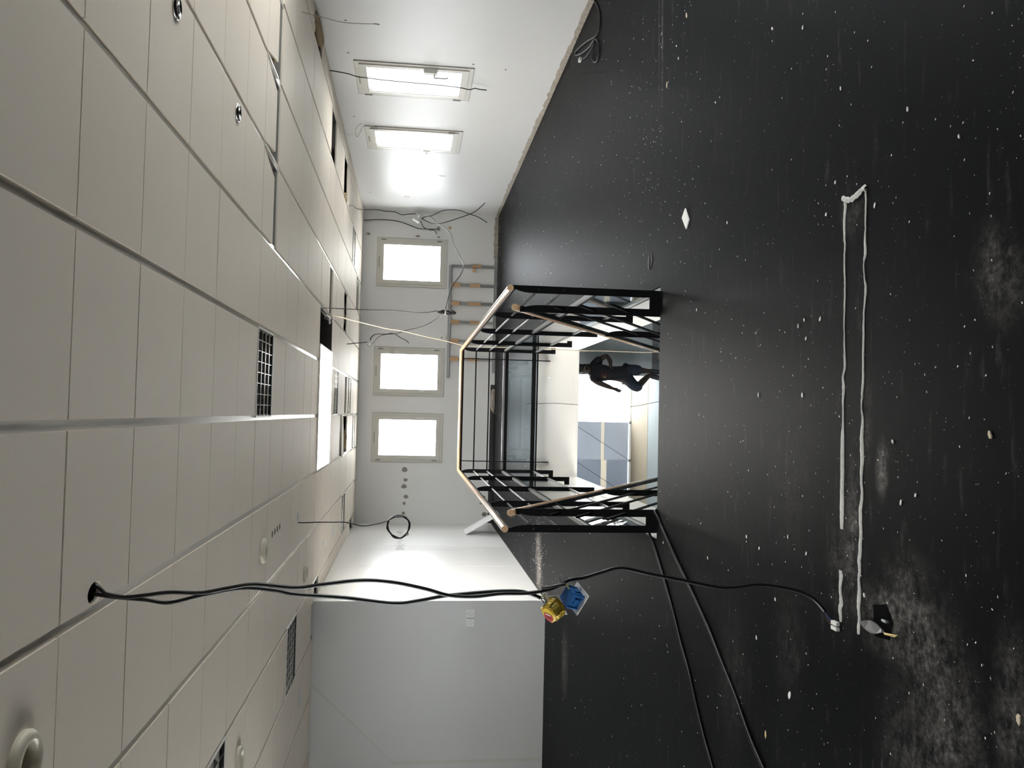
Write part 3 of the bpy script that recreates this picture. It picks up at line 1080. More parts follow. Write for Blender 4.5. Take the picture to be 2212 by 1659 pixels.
u_plate(RX, SRX, 1, 0.905).build('post_plate', 'black_steel', guard)
u_plate(LX, SLX, -1, 0.903).build('post_plate', 'black_steel', guard)

# handrail: right run, end run, left run, mitred
def rail_run(p, q, r=0.021):
    return MB().tube([p, q], r, 20)


hr = MB().tube([(RX, 5.19, RZ), (RX, FY + .01, RZ), (RX, FY + .0101, RZ)], 0.021, 20, cap=False)
hr = MB()
n = 20
ring_pts = []
corners = [((RX, 5.19), (1, 0)), ((RX, FY), (1, 1)), ((LX, FY), (-1, 1)), ((LX, 5.19), (-1, 0))]
for (c, o) in corners:
    for k in range(n):
        a = 2 * PI * k / n
        s, z = 0.021 * math.cos(a), 0.021 * math.sin(a)
        ring_pts.append((c[0] + o[0] * s, c[1] + (o[1] * s if o[1] else 0), RZ + z))
fs = []
for i in range(3):
    for k in range(n):
        fs.append((i * n + k, i * n + (k + 1) % n, (i + 1) * n + (k + 1) % n, (i + 1) * n + k))
hr.add(ring_pts, fs)
hro = hr.build('handrail', 'handrail_wood', guard, True)
for x in (RX, LX):
    MB().lathe((x, 5.19, RZ), [(0.001, -0.0015), (0.0205, -0.001), (0.021, 0.0)], 20, 'y').build('end_cap', 'end_grain', hro)
# bearing flat under the handrail and the infill bars
for (x, s) in ((RX, 1), (LX, -1)):
    MB().box(x - .006, x + .006, 5.2, FY, RZ - .036, RZ - .018).build('rail_flat', 'black_steel', guard)
    for z in (0.77, 0.605):
        MB().tube([(x, 5.22, z), (x, FY - .04, z)], 0.0085, 10).build('infill_rod', 'grey_steel', guard, True)
    MB().box(x - .012, x + .012, 5.225, FY - .04, 0.405, 0.425).build('infill_bar', 'grey_steel', guard)
    MB().box(x - .006, x + .006, 5.225, FY - .04, 0.372, 0.405).build('glass_clamp', 'black_steel', guard)
    MB().box(x - .012, x + .012, 5.225, FY - .04, 0.012, 0.034).build('infill_bar', 'grey_steel', guard)
    for a, b in zip(PY_[:-1], PY_[1:]):
        MB().box(x - .004, x + .004, a + .012, b - .012, 0.036, 0.39).build('glass_panel', 'rail_glass', guard)
MB().box(LX, RX, FY - .006, FY + .006, RZ - .036, RZ - .018).build('rail_flat', 'black_steel', guard)
for z in (0.77, 0.605):
    MB().tube([(LX + .02, FY, z), (RX - .02, FY, z)], 0.0085, 10).build('infill_rod', 'black_steel', guard, True)
MB().box(LX + .02, RX - .02, FY - .012, FY + .012, 0.405, 0.43).build('infill_bar', 'grey_steel', guard)
MB().box(LX + .02, RX - .02, FY - .008, FY + .008, 0.365, 0.405).build('glass_clamp', 'black_steel', guard)
MB().box(LX + .02, RX - .02, FY - .012, FY + .012, 0.02, 0.07).build('infill_bar', 'black_steel', guard)
MB().box(-0.58, 0.67, FY - .004, FY + .004, 0.07, 0.37).build('glass_panel', 'rail_glass', guard)

# stair handrails
for (x, z0, side, lab) in ((SRX, 0.905, 1, 'sloping stair handrail descending beside the pane-filled railing on the window side'), (SLX, 0.903, -1, 'sloping stair handrail descending beside the two black floor cables')):
    t = thing('stair_handrail', lab, 'handrail', 'stair handrails', (0, 0, 0))
    sl_ = -0.612
    y0, y1 = 5.19, 9.6
    f = lambda y: z0 + (y - 5.22) * sl_
    h = MB().tube([(x, y0, f(y0)), (x, y1, f(y1))], 0.021, 20).build('handrail', 'handrail_wood', t, True)
    MB().lathe((x, y0, f(y0)), [(0.001, -0.013), (0.0205, -0.012), (0.021, -0.0)], 20, 'y').build('end_cap', 'end_grain', h)
    d = Vector((0, 1, sl_)).normalized()
    up = Vector((0, -d.z, d.y))
    def bar(off, hh, w_, nm, m_):
        a = Vector((x, y0 + .03, f(y0 + .03))) + up * off
        b = Vector((x, y1, f(y1))) + up * off
        q = [a, b, b + up * hh, a + up * hh]
        return MB().prism([(v.x - w_, v.y, v.z) for v in q], (2 * w_, 0, 0)).build(nm, m_, t)
    fb = bar(-0.036, 0.018, 0.012, 'rail_flat', 'black_steel')
    for k in range(7):
        yy_ = 5.75 + k * 0.42
        MB().lathe((x, yy_, f(yy_) - 0.040), [(0.001, -0.003), (0.005, -0.002), (0.006, 0.002)], 8).build('screw', 'stud_metal', t)
    for o_ in (-0.26, -0.43, -0.62):
        bar(o_, 0.014, 0.007, 'infill_rod', 'black_steel')
    for yy_ in (6.62, 8.02, 9.4):
        zt = f(yy_) - 0.03
        post(t, x, yy_, -side, zt, f(yy_) - 1.15)

# ------------------------------------------------------------------ stud frame against the end wall
sf = thing('metal_stud_frame', 'low galvanised stud frame with wooden blocks against the end wall', 'stud frame', None, (0, YB, 0))


def chan(x0, x1, z0, z1, d=0.05):
    """C-channel lying along x: web at the wall side"""
    m_ = MB()
    m_.box(x0, x1, -d, -0.004, z0, z0 + .004)
    m_.box(x0, x1, -d, -0.004, z1 - .004, z1)
    m_.box(x0, x1, -0.008, -0.004, z0, z1)
    m_.box(x0, x1, -d, -d + .002, z0 + .012, z1 - .012)
    return m_


chan(0.655, 2.79, 0.862, 0.915).build('top_track', 'stud_metal', sf)
chan(0.77, 2.96, 0.002, 0.06, 0.06).build('bottom_track', 'stud_metal', sf)
for i, x in enumerate((2.775, 2.413, 2.065, 1.713, 1.357, 1.015)):
    s = MB()
    s.box(x - .024, x + .024, -0.012, -0.006, 0.06, 0.862)
    s.box(x - .024, x - .021, -0.046, -0.012, 0.06, 0.862)
    s.box(x + .021, x + .024, -0.046, -0.012, 0.06, 0.862)
    so = s.build('stud', 'stud_metal', sf)
    if i == 0:
        MB().box(x - .02, x + .035, -0.07, -0.047, 0.31, 0.48).build('wood_block', 'wood_block', sf)
        MB().box(x - .10, x - .03, -0.05, -0.008, 0.42, 0.47).build('wood_block', 'wood_block', sf)
    else:
        MB().box(x - .036, x + .036, -0.075, -0.047, 0.70, 0.862).build('wood_block', 'wood_block', sf)
        MB().box(x - .030, x + .030, -0.07, -0.047, 0.30 + .02 * (i % 2), 0.50 + .02 * (i % 3)).build('wood_block', 'wood_block', sf)
# small white sockets between the windows
t = thing('socket_plate', 'pair of small round sockets on the end wall above the stud frame', 'socket', None, (1.42, YB, 0.985))
for dz in (-0.03, 0.04):
    MB().lathe((0, 0, dz), [(0.001, -0.012), (0.02, -0.012), (0.034, -0.006), (0.036, 0)], 16, 'y').build('socket', 'plastic_white', t, True)
    MB().lathe((0, -0.012, dz), [(0.001, -0.002), (0.012, -0.001)], 12, 'y').build('hole', 'socket_dark', t)
# rubble by the back wall foot
lump('rubble_heap', (0.25, 15.86, 0.03), (0.22, 0.05, 0.05), 8, 'bare_wall', 'small rubble heap at the foot of the end wall', 'rubble')

# leaning board
b = MB()
b.prism([(-2.06, 14.5, 0.575), (-2.06, 15.05, 0.575), (-1.72, 15.05, 0.004), (-1.72, 14.5, 0.004)], (-0.012, 0, -0.008))
tag(b.build('leaning_board', 'board_white'), 'white board leaning against the side wall near the far corner', 'board')

# wall sockets on the near grey wall
for i, (x, lab) in enumerate(((-2.215, 'white wall socket, the one of the pair nearer the corner'), (-2.312, 'white wall socket, the one of the pair farther from the corner'))):
    t = thing('wall_socket', lab, 'socket', 'twin wall sockets', (x, YJ, 0.836))
    p = MB()
    p.prism([(-.041, 0, -.041), (.041, 0, -.041), (.041, 0, .041), (-.041, 0, .041)], (0, -0.012, 0))
    p.build('plate', 'plastic_bright', t)
    MB().lathe((0, -0.012, 0), [(0.023, 0.0), (0.021, -0.001), (0.019, 0.004), (0.001, 0.006)], 20, 'y').build('well', 'plastic_clear_grey', t, True)
    for s in (-1, 1):
        MB().lathe((s * .0095, -0.0105, 0), [(0.001, -0.0015), (0.0035, -0.0015)], 8, 'y').build('contact_hole', 'socket_dark', t)
    MB().tube([(0, -0.006, .012), (0, -0.013, .012)], 0.0022, 8).build('earth_pin', 'stud_metal', t)

# ------------------------------------------------------------------ cables
CABLE_TO_FLOOR = [(-0.588, 2.910, 2.60), (-0.588, 2.910, 2.546), (-0.613, 2.909, 2.509), (-0.624, 2.907, 2.448), (-0.618, 2.906, 2.387), (-0.609, 2.905, 2.311), (-0.610, 2.904, 2.208), (-0.594, 2.902, 2.121), (-0.582, 2.901, 2.038), (-0.593, 2.901, 1.905), (-0.584, 2.903, 1.826), (-0.570, 2.906, 1.694), (-0.577, 2.908, 1.586), (-0.600, 2.911, 1.476), (-0.622, 2.914, 1.399), (-0.627, 2.916, 1.310), (-0.618, 2.919, 1.221), (-0.617, 2.922, 1.124), (-0.606, 2.926, 1.054), (-0.588, 2.930, 1.005), (-0.573, 2.934, 0.975), (-0.566, 2.937, 0.924), (-0.548, 2.941, 0.859), (-0.534, 2.945, 0.792), (-0.555, 2.949, 0.689), (-0.579, 2.953, 0.563), (-0.604, 2.957, 0.435), (-0.606, 2.961, 0.370), (-0.597, 2.965, 0.273), (-0.609, 2.968, 0.174), (-0.626, 2.972, 0.108), (-0.655, 2.976, 0.052), (-0.699, 2.980, 0.009)]
CABLE_TO_BOX = [(-0.614, 2.910, 2.60), (-0.614, 2.910, 2.554), (-0.625, 2.913, 2.490), (-0.635, 2.915, 2.389), (-0.645, 2.918, 2.313), (-0.622, 2.921, 2.212), (-0.599, 2.923, 2.083), (-0.607, 2.926, 1.979), (-0.621, 2.929, 1.908), (-0.633, 2.930, 1.747), (-0.652, 2.930, 1.584), (-0.644, 2.930, 1.502), (-0.629, 2.930, 1.420), (-0.620, 2.930, 1.337), (-0.612, 2.930, 1.226), (-0.614, 2.930, 1.141), (-0.635, 2.930, 1.078)]
t = thing('hanging_cable', 'long black cable hanging from the ceiling hole down to the floor', 'cable', 'twin cables from the ceiling hole', (0, 0, 0))
cable_mb(CABLE_TO_FLOOR, 0.0066).build('sheath', 'cable_black', t, True)
cable_mb([(-0.699, 2.980, 0.009), (-0.712, 2.955, 0.012), (-0.722, 2.925, 0.012)], 0.0016, 6).build('wire', 'wire_blue', t, True)
cable_mb([(-0.699, 2.980, 0.009), (-0.722, 2.965, 0.010), (-0.737, 2.925, 0.010)], 0.0016, 6).build('wire', 'wire_brown', t, True)
MB().box(-0.729, -0.716, 2.885, 2.925, 0.003, 0.016).build('connector', 'plastic_white', t)
MB().box(-0.747, -0.734, 2.885, 2.925, 0.003, 0.016).build('connector', 'plastic_white', t)
t = thing('hanging_cable', 'black cable hanging from the ceiling hole and ending at the yellow box', 'cable', 'twin cables from the ceiling hole', (0, 0, 0))
cable_mb(CABLE_TO_BOX, 0.0066).build('sheath', 'cable_black', t, True)
for k, (dx, m_) in enumerate(((-0.012, 'wire_brown'), (0.0, 'wire_blue'), (0.010, 'wire_green'), (0.02, 'cable_white'))):
    cable_mb([(-0.635, 2.930, 1.078), (-0.640 + dx * 1.3, 2.925, 1.062), (-0.652 + dx, 2.92, 1.058), (-0.662 + dx * .4, 2.92, 1.046)], 0.0018, 6).build('wire', m_, t, True)


# yellow and blue installation boxes
def frame_rot(zaxis, xhint):
    z = Vector(zaxis).normalized()
    x = Vector(xhint)
    x = (x - z * x.dot(z)).normalized()
    y = z.cross(x)
    return Matrix((x, y, z)).transposed().to_euler()


YR = frame_rot((0.45, 0.55, -0.72), (1, 0, 0.3))
t = thing('junction_box', 'yellow round plastic installation box with red sticker hanging on the cable', 'junction box', None, (-0.678, 2.925, 1.034), YR)
mb = MB()
n = 16
prof = [(0.001, -0.026), (0.026, -0.026), (0.031, -0.022), (0.034, 0.018), (0.037, 0.019), (0.037, 0.023), (0.031, 0.023), (0.030, -0.018), (0.001, -0.019)]
mb.lathe((0, 0, 0), prof, n)
mb.build('shell', 'box_yellow', t)
MB().lathe((0, 0, 0), [(0.0335, -0.016), (0.0352, -0.014), (0.0358, 0.010), (0.034, 0.012)], n).build('band', 'box_yellow_dark', t)
for k in range(4):
    a = k * PI / 2 + 0.4
    c, s = math.cos(a), math.sin(a)
    MB().lathe((0.034 * c, 0.034 * s, 0.0), [(0.001, 0.004), (0.009, 0.003), (0.010, 0.0), (0.0085, -0.004)], 12, 'z').build('knockout', 'box_yellow', t)
    MB().prism([(0.030 * c - .006 * s, 0.030 * s + .006 * c, -0.02), (0.030 * c + .006 * s, 0.030 * s - .006 * c, -0.02), (0.041 * c + .006 * s, 0.041 * s - .006 * c, -0.016), (0.041 * c - .006 * s, 0.041 * s + .006 * c, -0.016)], (0, 0, 0.034)).build('rib', 'box_yellow', t)
YM = YR.to_matrix()
dv = Vector((-1.0, 0.0, 0.15))
ev = Vector((dv.dot(YM.col[0]), dv.dot(YM.col[1]))).normalized()
pv = Vector((-ev.y, ev.x))


def on_back(pts, z, th, nm, m_):
    MB().prism([(ev.x * e_ + pv.x * p_, ev.y * e_ + pv.y * p_, z) for e_, p_ in pts], (0, 0, th)).build(nm, m_, t)


on_back([(-.004, -.017), (-.006, .015), (.012, .021), (.026, .010), (.027, -.008), (.016, -.020)], -.0270, .0006, 'sticker', 'label_red')
on_back([(.006, -.014), (.006, .012), (.017, .012), (.017, -.012)], -.0275, .0004, 'sticker_text', 'label_dark')
on_back([(-.003, -.014), (-.004, .010), (.000, .010), (.001, -.014)], -.0275, .0004, 'sticker_stripe', 'plastic_white')
MB().prism([(-.030, -.030, .024), (.042, -.036, .024), (.044, .036, .024), (-.032, .034, .024)], (0, 0, 0.0015)).build('cover_plate', 'plastic_clear_grey', t)
t = thing('junction_box', 'blue square plastic installation box with white cover plate hanging by its wires', 'junction box', None, (-0.632, 2.925, 0.968), frame_rot((-0.28, 0.48, -0.83), (0.8, -0.45, 0.1)))
mb = MB()
s, hh = 0.027, 0.024
mb.prism([(-s + .006, -s, -hh), (s - .006, -s, -hh), (s, -s + .006, -hh), (s, s - .006, -hh), (s - .006, s, -hh), (-s + .006, s, -hh), (-s, s - .006, -hh), (-s, -s + .006, -hh)], (0, 0, 2 * hh))
mb.build('shell', 'box_blue', t)
for (x, y) in ((0, -s - .002), (-s - .002, 0), (0, s + .002), (s + .002, 0)):
    MB().box(x - (.010 if y else .002), x + (.010 if y else .002), y - (.002 if y else .010), y + (.002 if y else .010), -.010, .012).build('knockout', 'box_blue', t)
    MB().box(x - (.018 if y else .003), x + (.018 if y else .003), y - (.003 if y else .018), y + (.003 if y else .018), .013, .017).build('rib', 'box_blue', t)
for (x, y) in ((-s, -s), (s, s), (s, -s), (-s, s)):
    MB().tube([(x * .93, y * .93, -hh - .002), (x * .93, y * .93, hh)], 0.005, 8).build('screw_post', 'box_blue', t)
MB().prism([(-.041, -.041, hh), (.041, -.041, hh), (.041, .041, hh), (-.041, .041, hh)], (0, 0, 0.004)).build('cover_plate', 'plastic_white', t)
t = thing('box_wiring', 'short stub of black cable and wires joining the blue box to the hanging cable', 'cable', None, (0, 0, 0))
cable_mb([(-0.60, 2.925, 1.075), (-0.597, 2.92, 1.05), (-0.590, 2.918, 1.02), (-0.585, 2.918, 0.992)], 0.0055).build('sheath', 'cable_black', t, True)
for k, m_ in enumerate(('wire_green', 'wire_brown', 'cable_white')):
    cable_mb([(-0.585, 2.918, 0.992), (-0.592 - .004 * k, 2.915, 0.982), (-0.605 - .003 * k, 2.915, 0.978 - .003 * k), (-0.618, 2.92, 0.970)], 0.0016, 6).build('wire', m_, t, True)
cable_mb([(-0.586, 2.93, 1.000), (-0.566, 2.93, 1.012), (-0.556, 2.93, 1.0), (-0.566, 2.93, 0.985), (-0.584, 2.93, 0.99)], 0.0018, 6).build('wire', 'cable_grey', t, True)

# coiled cable
t = thing('coiled_cable', 'black cable dropping from the ceiling ring and wound into a loop', 'cable', None, (0, 0, 0))
drop = [(-0.990, 7.875, 2.60), (-1.026, 7.880, 2.541), (-1.020, 7.880, 2.348), (-1.019, 7.880, 2.238), (-1.018, 7.880, 2.128), (-1.035, 7.880, 2.044), (-1.051, 7.880, 1.960), (-1.040, 7.880, 1.877), (-1.023, 7.880, 1.795), (-1.006, 7.880, 1.740)]
loop = []
for k in range(66):
    a = 1.1 + k * 2 * PI / 22
    R = 0.100 + 0.008 * math.sin(k * 0.9)
    loop.append((-1.055 + R * math.cos(a), 7.88 + 0.008 * math.sin(k * 0.35), 1.633 + R * math.sin(a)))
cable_mb(drop + loop[::2], 0.0055, 8, 4).build('sheath', 'cable_black', t, True)
MB().tube([(-0.957, 7.872, 1.66), (-0.957, 7.872, 1.60)], 0.016, 8).build('tape', 'cable_black', t)
MB().tube([(-1.118, 7.872, 1.54), (-1.128, 7.872, 1.562)], 0.010, 8).build('tie', 'cable_grey', t)

# cables at the end wall
r6 = 0.0075
ec = thing('wall_cable', 'thick black cable from the ceiling corner to the small white box by the corner window', 'cable', 'loose cables at the end wall')
cable_mb([(2.959, 12.360, 2.56), (3.091, 12.900, 2.528), (3.474, 14.700, 2.526), (3.697, 15.600, 2.279), (3.690, 15.650, 2.132), (3.698, 15.700, 1.961), (3.652, 15.700, 1.831), (3.666, 15.700, 1.723), (3.680, 15.700, 1.572), (3.64, 15.7, 1.54)], r6).build('sheath', 'cable_black', ec, True)
ec = thing('wall_cable', 'black cable running down the end wall to the round grey hole cover', 'cable', 'loose cables at the end wall')
cable_mb([(3.559, 15.90, 2.534), (3.581, 15.90, 2.308), (3.591, 15.91, 2.114), (3.570, 15.91, 1.874), (3.493, 15.91, 1.632), (3.450, 15.91, 1.478), (3.461, 15.91, 1.149)], r6).build('sheath', 'cable_black', ec, True)
MB().lathe((3.472, YB - 0.02, 1.135), [(0.001, -0.02), (0.03, -0.02), (0.032, 0.019)], 16, 'y').build('cover', 'hinge_grey', ec, True)
lab5 = ['black cable tail curling off the white box and hanging low past the corner', 'black cable tail sweeping from the white box out along the side wall', 'short black cable tail under the white box ending beside the corner window']
for lab, pts in zip(lab5, ([(3.586, 15.700, 1.483), (3.626, 15.662, 1.398), (3.645, 15.625, 1.270), (3.721, 15.588, 1.121), (3.747, 15.550, 0.993), (3.742, 15.512, 0.779), (3.686, 15.475, 0.628), (3.622, 15.438, 0.434), (3.513, 15.400, 0.262)],
                           [(3.608, 15.700, 1.484), (3.516, 15.557, 1.354), (3.443, 15.414, 1.227), (3.432, 15.271, 1.103), (3.487, 15.129, 0.857), (3.574, 14.986, 0.573), (3.630, 14.843, 0.460), (3.700, 14.700, 0.369)],
                           [(3.6, 15.72, 1.5), (3.554, 15.750, 1.471), (3.447, 15.750, 1.414), (3.404, 15.750, 1.304), (3.401, 15.750, 1.217), (3.331, 15.750, 1.171)])):
    t = thing('wall_cable', lab, 'cable', 'loose cables at the end wall')
    cable_mb(pts, r6).build('sheath', 'cable_black', t, True)


def small_box(c, s, lab, seed):
    t = thing('connection_box', lab, 'junction box', None, c, (0.2, 0.5, 0.15))
    MB().box(-s, s, -s * .5, s * .5, -s * .8, s * .8).build('body', 'plastic_white', t)
    MB().box(-s * .9, s * .9, -s * .7, -s * .5, -s * .7, s * .7).build('lid', 'plastic_clear_grey', t)
    MB().box(-s * .4, s * .4, -s * .9, -s * .7, -s * .3, s * .3).build('terminal', 'plastic_white', t)


small_box((3.617, 15.70, 1.527), 0.085, 'white open connection box with cables hanging in the far corner', 1)
small_box((1.003, 12.9, 2.207), 0.055, 'small white connection box hanging under the ceiling between two windows', 2)
t = thing('swag_cable', 'long black cable swagged from the corner box past the stud frame to the bundle', 'cable', 'loose cables at the end wall')
cable_mb([(3.599, 15.700, 1.440), (3.531, 15.200, 1.361), (3.399, 14.700, 1.285), (3.198, 14.200, 1.193), (2.942, 13.700, 1.011), (2.634, 13.200, 0.952), (2.326, 12.700, 0.862), (2.133, 12.200, 0.853), (1.913, 11.700, 0.926), (1.686, 11.200, 1.058), (1.474, 10.700, 1.120), (1.255, 10.200, 1.171)], 0.0062).build('sheath', 'cable_black', t, True)
t = thing('bundled_cable', 'black cable hanging from the open ceiling bay with a tied bundle at its end', 'cable')
cable_mb([(1.10, 9.45, 2.60), (1.125, 9.500, 2.547), (1.158, 9.750, 2.469), (1.208, 10.200, 2.168), (1.212, 10.200, 1.752), (1.199, 10.200, 1.542), (1.204, 10.200, 1.388), (1.227, 10.200, 1.269)], 0.005).build('sheath', 'cable_black', t, True)
bp_ = []
rb = random.Random(2)
for k in range(84):
    a = k * 2 * PI / 12
    bp_.append((1.214 + rb.uniform(0.006, 0.022) * math.cos(a) + 0.006 * math.sin(k * .3), 10.2 + 0.016 * math.sin(k * 1.7), 1.155 + (0.10 + 0.012 * math.sin(k * .7)) * math.sin(a)))
cable_mb(bp_, 0.005, 6, 3).build('bundle', 'cable_black', t, True)
MB().tube([(1.18, 10.19, 1.17), (1.25, 10.19, 1.165)], 0.012, 8).build('tie', 'cable_grey', t, True)
t = thing('swag_cable', 'black cable rising from the tied bundle to the small box under the ceiling', 'cable', 'loose cables at the end wall')
cable_mb([(1.189, 10.200, 1.219), (1.168, 10.537, 1.265), (1.126, 10.875, 1.374), (1.113, 11.213, 1.491), (1.109, 11.550, 1.647), (1.092, 11.887, 1.779), (1.101, 12.225, 1.952), (1.085, 12.562, 2.064), (1.004, 12.900, 2.163)], 0.0058).build('sheath', 'cable_black', t, True)
t = thing('swag_cable', 'short black cable from the ceiling by the small box, its free end dangling', 'cable', 'loose cables at the end wall')
cable_mb([(1.004, 12.940, 2.55), (1.013, 12.900, 2.442), (1.047, 12.900, 2.217), (1.110, 12.900, 2.183), (1.162, 12.900, 2.115), (1.170, 12.900, 1.975), (1.184, 12.900, 1.852), (1.125, 12.900, 1.745), (1.083, 12.900, 1.656), (1.040, 12.900, 1.614)], 0.0062).build('sheath', 'cable_black', t, True)
t = thing('beige_cable', 'thin beige cable running from the open ceiling bay over the railing corner down the stairwell', 'cable')
cable_mb([(1.16, 9.95, 2.60), (1.100, 9.900, 2.508), (1.084, 9.900, 2.414), (1.042, 9.950, 2.216), (0.976, 10.000, 1.879), (0.954, 10.050, 1.674), (0.898, 10.100, 1.382), (0.866, 10.140, 1.185), (0.826, 10.170, 0.995), (0.813, 10.180, 0.914), (0.812, 10.180, 0.614), (0.811, 10.180, 0.535), (0.812, 10.180, 0.422), (0.818, 10.180, 0.320), (0.813, 10.180, 0.224), (0.814, 10.180, 0.041), (0.809, 10.180, -0.071), (0.804, 10.180, -0.202), (0.802, 10.180, -0.412), (0.799, 10.180, -0.498), (0.805, 10.180, -0.759), (0.804, 10.180, -1.109), (0.806, 10.180, -1.343), (0.817, 10.180, -1.520), (0.82, 10.180, -2.2), (0.8, 10.2, -3.18)], 0.0055).build('sheath', 'cable_beige', t, True)
# frayed white wires in the mouth of the open bay
t = thing('loose_wires', 'tangle of pale wires spilling from the corner of the open ceiling bay', 'wires')
for k in range(7):
    rr = random.Random(k)
    cable_mb([(1.13 + rr.uniform(-.02, .02), 9.35 + rr.uniform(0, .3), 2.60), (1.10 + rr.uniform(-.05, .02), 9.6 + rr.uniform(-.1, .2), 2.535), (1.08 + rr.uniform(-.06, .02), 9.95 + rr.uniform(-.1, .1), 2.515 + rr.uniform(-.02, .01)), (1.05 + rr.uniform(-.06, .08), 10.2 + rr.uniform(-.1, .25), 2.55)], 0.0035, 6).build('wire', 'cable_white' if k < 4 else 'cable_black', t, True)
t = thing('window_cable', 'black cable hanging down across the window with the large lock', 'cable', 'wires on the window wall')
cable_mb([(3.740, 9.369, 2.55), (3.720, 9.341, 2.445), (3.71, 9.354, 2.338), (3.70, 9.394, 2.233), (3.70, 9.403, 2.124), (3.70, 9.431, 1.984), (3.70, 9.452, 1.716), (3.70, 9.470, 1.397), (3.70, 9.503, 1.114), (3.70, 9.545, 0.990), (3.71, 9.525, 0.926), (3.72, 9.567, 0.874), (3.73, 9.607, 0.785)], 0.006).build('sheath', 'cable_black', t, True)
t = thing('ceiling_wire', 'thin grey wire bowed from the ceiling edge to a stub end by the broken corner', 'wire', 'wires on the window wall')
cable_mb([(3.299, 7.060, 2.55), (3.352, 7.200, 2.524), (3.549, 7.700, 2.402), (3.664, 8.000, 2.302), (3.706, 8.100, 2.178), (3.717, 8.100, 1.961)], 0.0032, 6).build('wire', 'cable_grey', t, True)
MB().tube([(3.717, 8.10, 2.0), (3.717, 8.11, 1.95)], 0.006, 6).build('end_sleeve', 'hinge_grey', t)
for lab, pts in (('thin white wire looping over the top of the narrow side window', [(3.730, 11.495, 2.541), (3.730, 11.488, 2.398), (3.730, 11.358, 2.317), (3.730, 11.148, 2.184), (3.730, 11.190, 2.113), (3.730, 11.452, 2.106), (3.730, 11.718, 2.161), (3.730, 11.762, 2.074), (3.730, 11.591, 2.017)]),
                 ('thin grey wire curling above the narrow side window', [(3.730, 11.025, 2.297), (3.730, 11.182, 2.366), (3.730, 11.429, 2.394), (3.730, 11.581, 2.380), (3.730, 11.360, 2.329), (3.730, 11.128, 2.273), (3.730, 11.093, 2.181), (3.730, 11.317, 2.100), (3.730, 11.606, 2.093)])):
    tag(cable_mb(pts, 0.003, 6).build('window_wire', 'cable_white' if 'white' in lab else 'cable_grey', None, True), lab, 'wire', 'wires on the window wall')
# floor cables
for lab, pts in (('black floor cable running off from the stair post, the one farther from the glue lines', [(-0.69, 5.34, -0.12), (-0.70, 5.32, -0.02), (-0.715, 5.29, 0.018), (-0.783, 5.232, 0.008), (-0.876, 5.096, 0.008), (-0.993, 4.947, 0.008), (-1.117, 4.796, 0.008), (-1.252, 4.654, 0.008), (-1.374, 4.504, 0.008), (-1.578, 4.310, 0.008), (-1.735, 4.120, 0.008), (-1.95, 3.85, 0.008)]),
                 ('black floor cable running off from the stair post, the one nearer the glue lines', [(-0.55, 5.21, -0.16), (-0.567, 5.195, -0.04), (-0.585, 5.165, 0.014), (-0.624, 5.110, 0.008), (-0.686, 4.991, 0.008), (-0.795, 4.778, 0.008), (-0.909, 4.526, 0.008), (-1.056, 4.228, 0.008), (-1.183, 4.015, 0.008), (-1.283, 3.845, 0.008), (-1.408, 3.667, 0.008), (-1.486, 3.515, 0.008), (-1.6, 3.28, 0.008)])):
    tag(cable_mb(pts, 0.0085).build('floor_cable', 'cable_black', None, True), lab, 'cable', 'cables on the floor')
t = thing('floor_cable', 'thin black cable lying in loose loops on the floor by the window wall', 'cable')
cable_mb([(3.754, 7.374, 0.008), (3.570, 7.168, 0.008), (3.435, 7.101, 0.008), (3.359, 7.205, 0.01), (3.495, 7.653, 0.012), (3.633, 8.156, 0.008), (3.627, 8.251, 0.008), (3.507, 7.958, 0.012), (3.389, 7.539, 0.014), (3.334, 7.240, 0.02), (3.210, 7.100, 0.012), (3.128, 7.147, 0.008), (3.138, 7.261, 0.008), (3.206, 7.363, 0.01), (3.295, 7.294, 0.02), (3.347, 7.241, 0.024)], 0.007).build('sheath', 'cable_black', t, True)
cable_mb([(3.343, 7.30, 0.02), (3.343, 7.356, 0.010), (3.348, 7.535, 0.008), (3.382, 7.748, 0.008), (3.445, 7.930, 0.008)], 0.005).build('tail', 'cable_black', t, True)
MB().box(3.435, 3.465, 7.93, 7.99, 0.002, 0.025).build('plug', 'plastic_white', t)
tag(cable_mb([(0.135, 10.435, 0.129), (0.14, 10.44, 0.0), (0.15, 10.44, -0.216), (0.140, 10.42, -0.518), (0.150, 10.300, -0.705), (0.126, 10.300, -0.917), (0.118, 10.300, -1.064), (0.146, 10.300, -1.270), (0.172, 10.300, -1.389), (0.199, 10.300, -1.531), (0.204, 10.300, -1.746), (0.2, 10.3, -2.3), (0.1, 10.4, -3.18)], 0.0035, 6).build('stairwell_wire', 'cable_black', None, True), 'thin dark wire dangling in the stairwell before the bright shop glass', 'wire')

# ------------------------------------------------------------------ floor: glue beads of a removed partition
def bead(name, rows, lab):
    rows = sorted(rows, key=lambda q: q[0])
    dense = spline([(x, y, w) for x, y, w in rows], 5)
    mb = MB()
    vs, fs = [], []
    for i, p in enumerate(dense):
        x, y, w = p
        w = max(0.003, w * 0.9)
        j = mnoise.noise(Vector((x * 60, y * 10, 0))) * 0.002
        hgt = 0.003 + 0.003 * abs(mnoise.noise(Vector((x * 45, 3, 0))))
        vs += [(x, y - w / 2 + j, 0.0004), (x, y - w * .3 + j, hgt), (x, y + w * .3 + j, hgt * .9), (x, y + w / 2 + j, 0.0004)]
    for i in range(len(dense) - 1):
        for k in range(3):
            fs.append((i * 4 + k, i * 4 + k + 1, i * 4 + k + 5, i * 4 + k + 4))
    mb.add(vs, fs)
    return tag(mb.build(name, 'glue_white', None, True), lab, 'glue line', 'white glue beads on the floor')


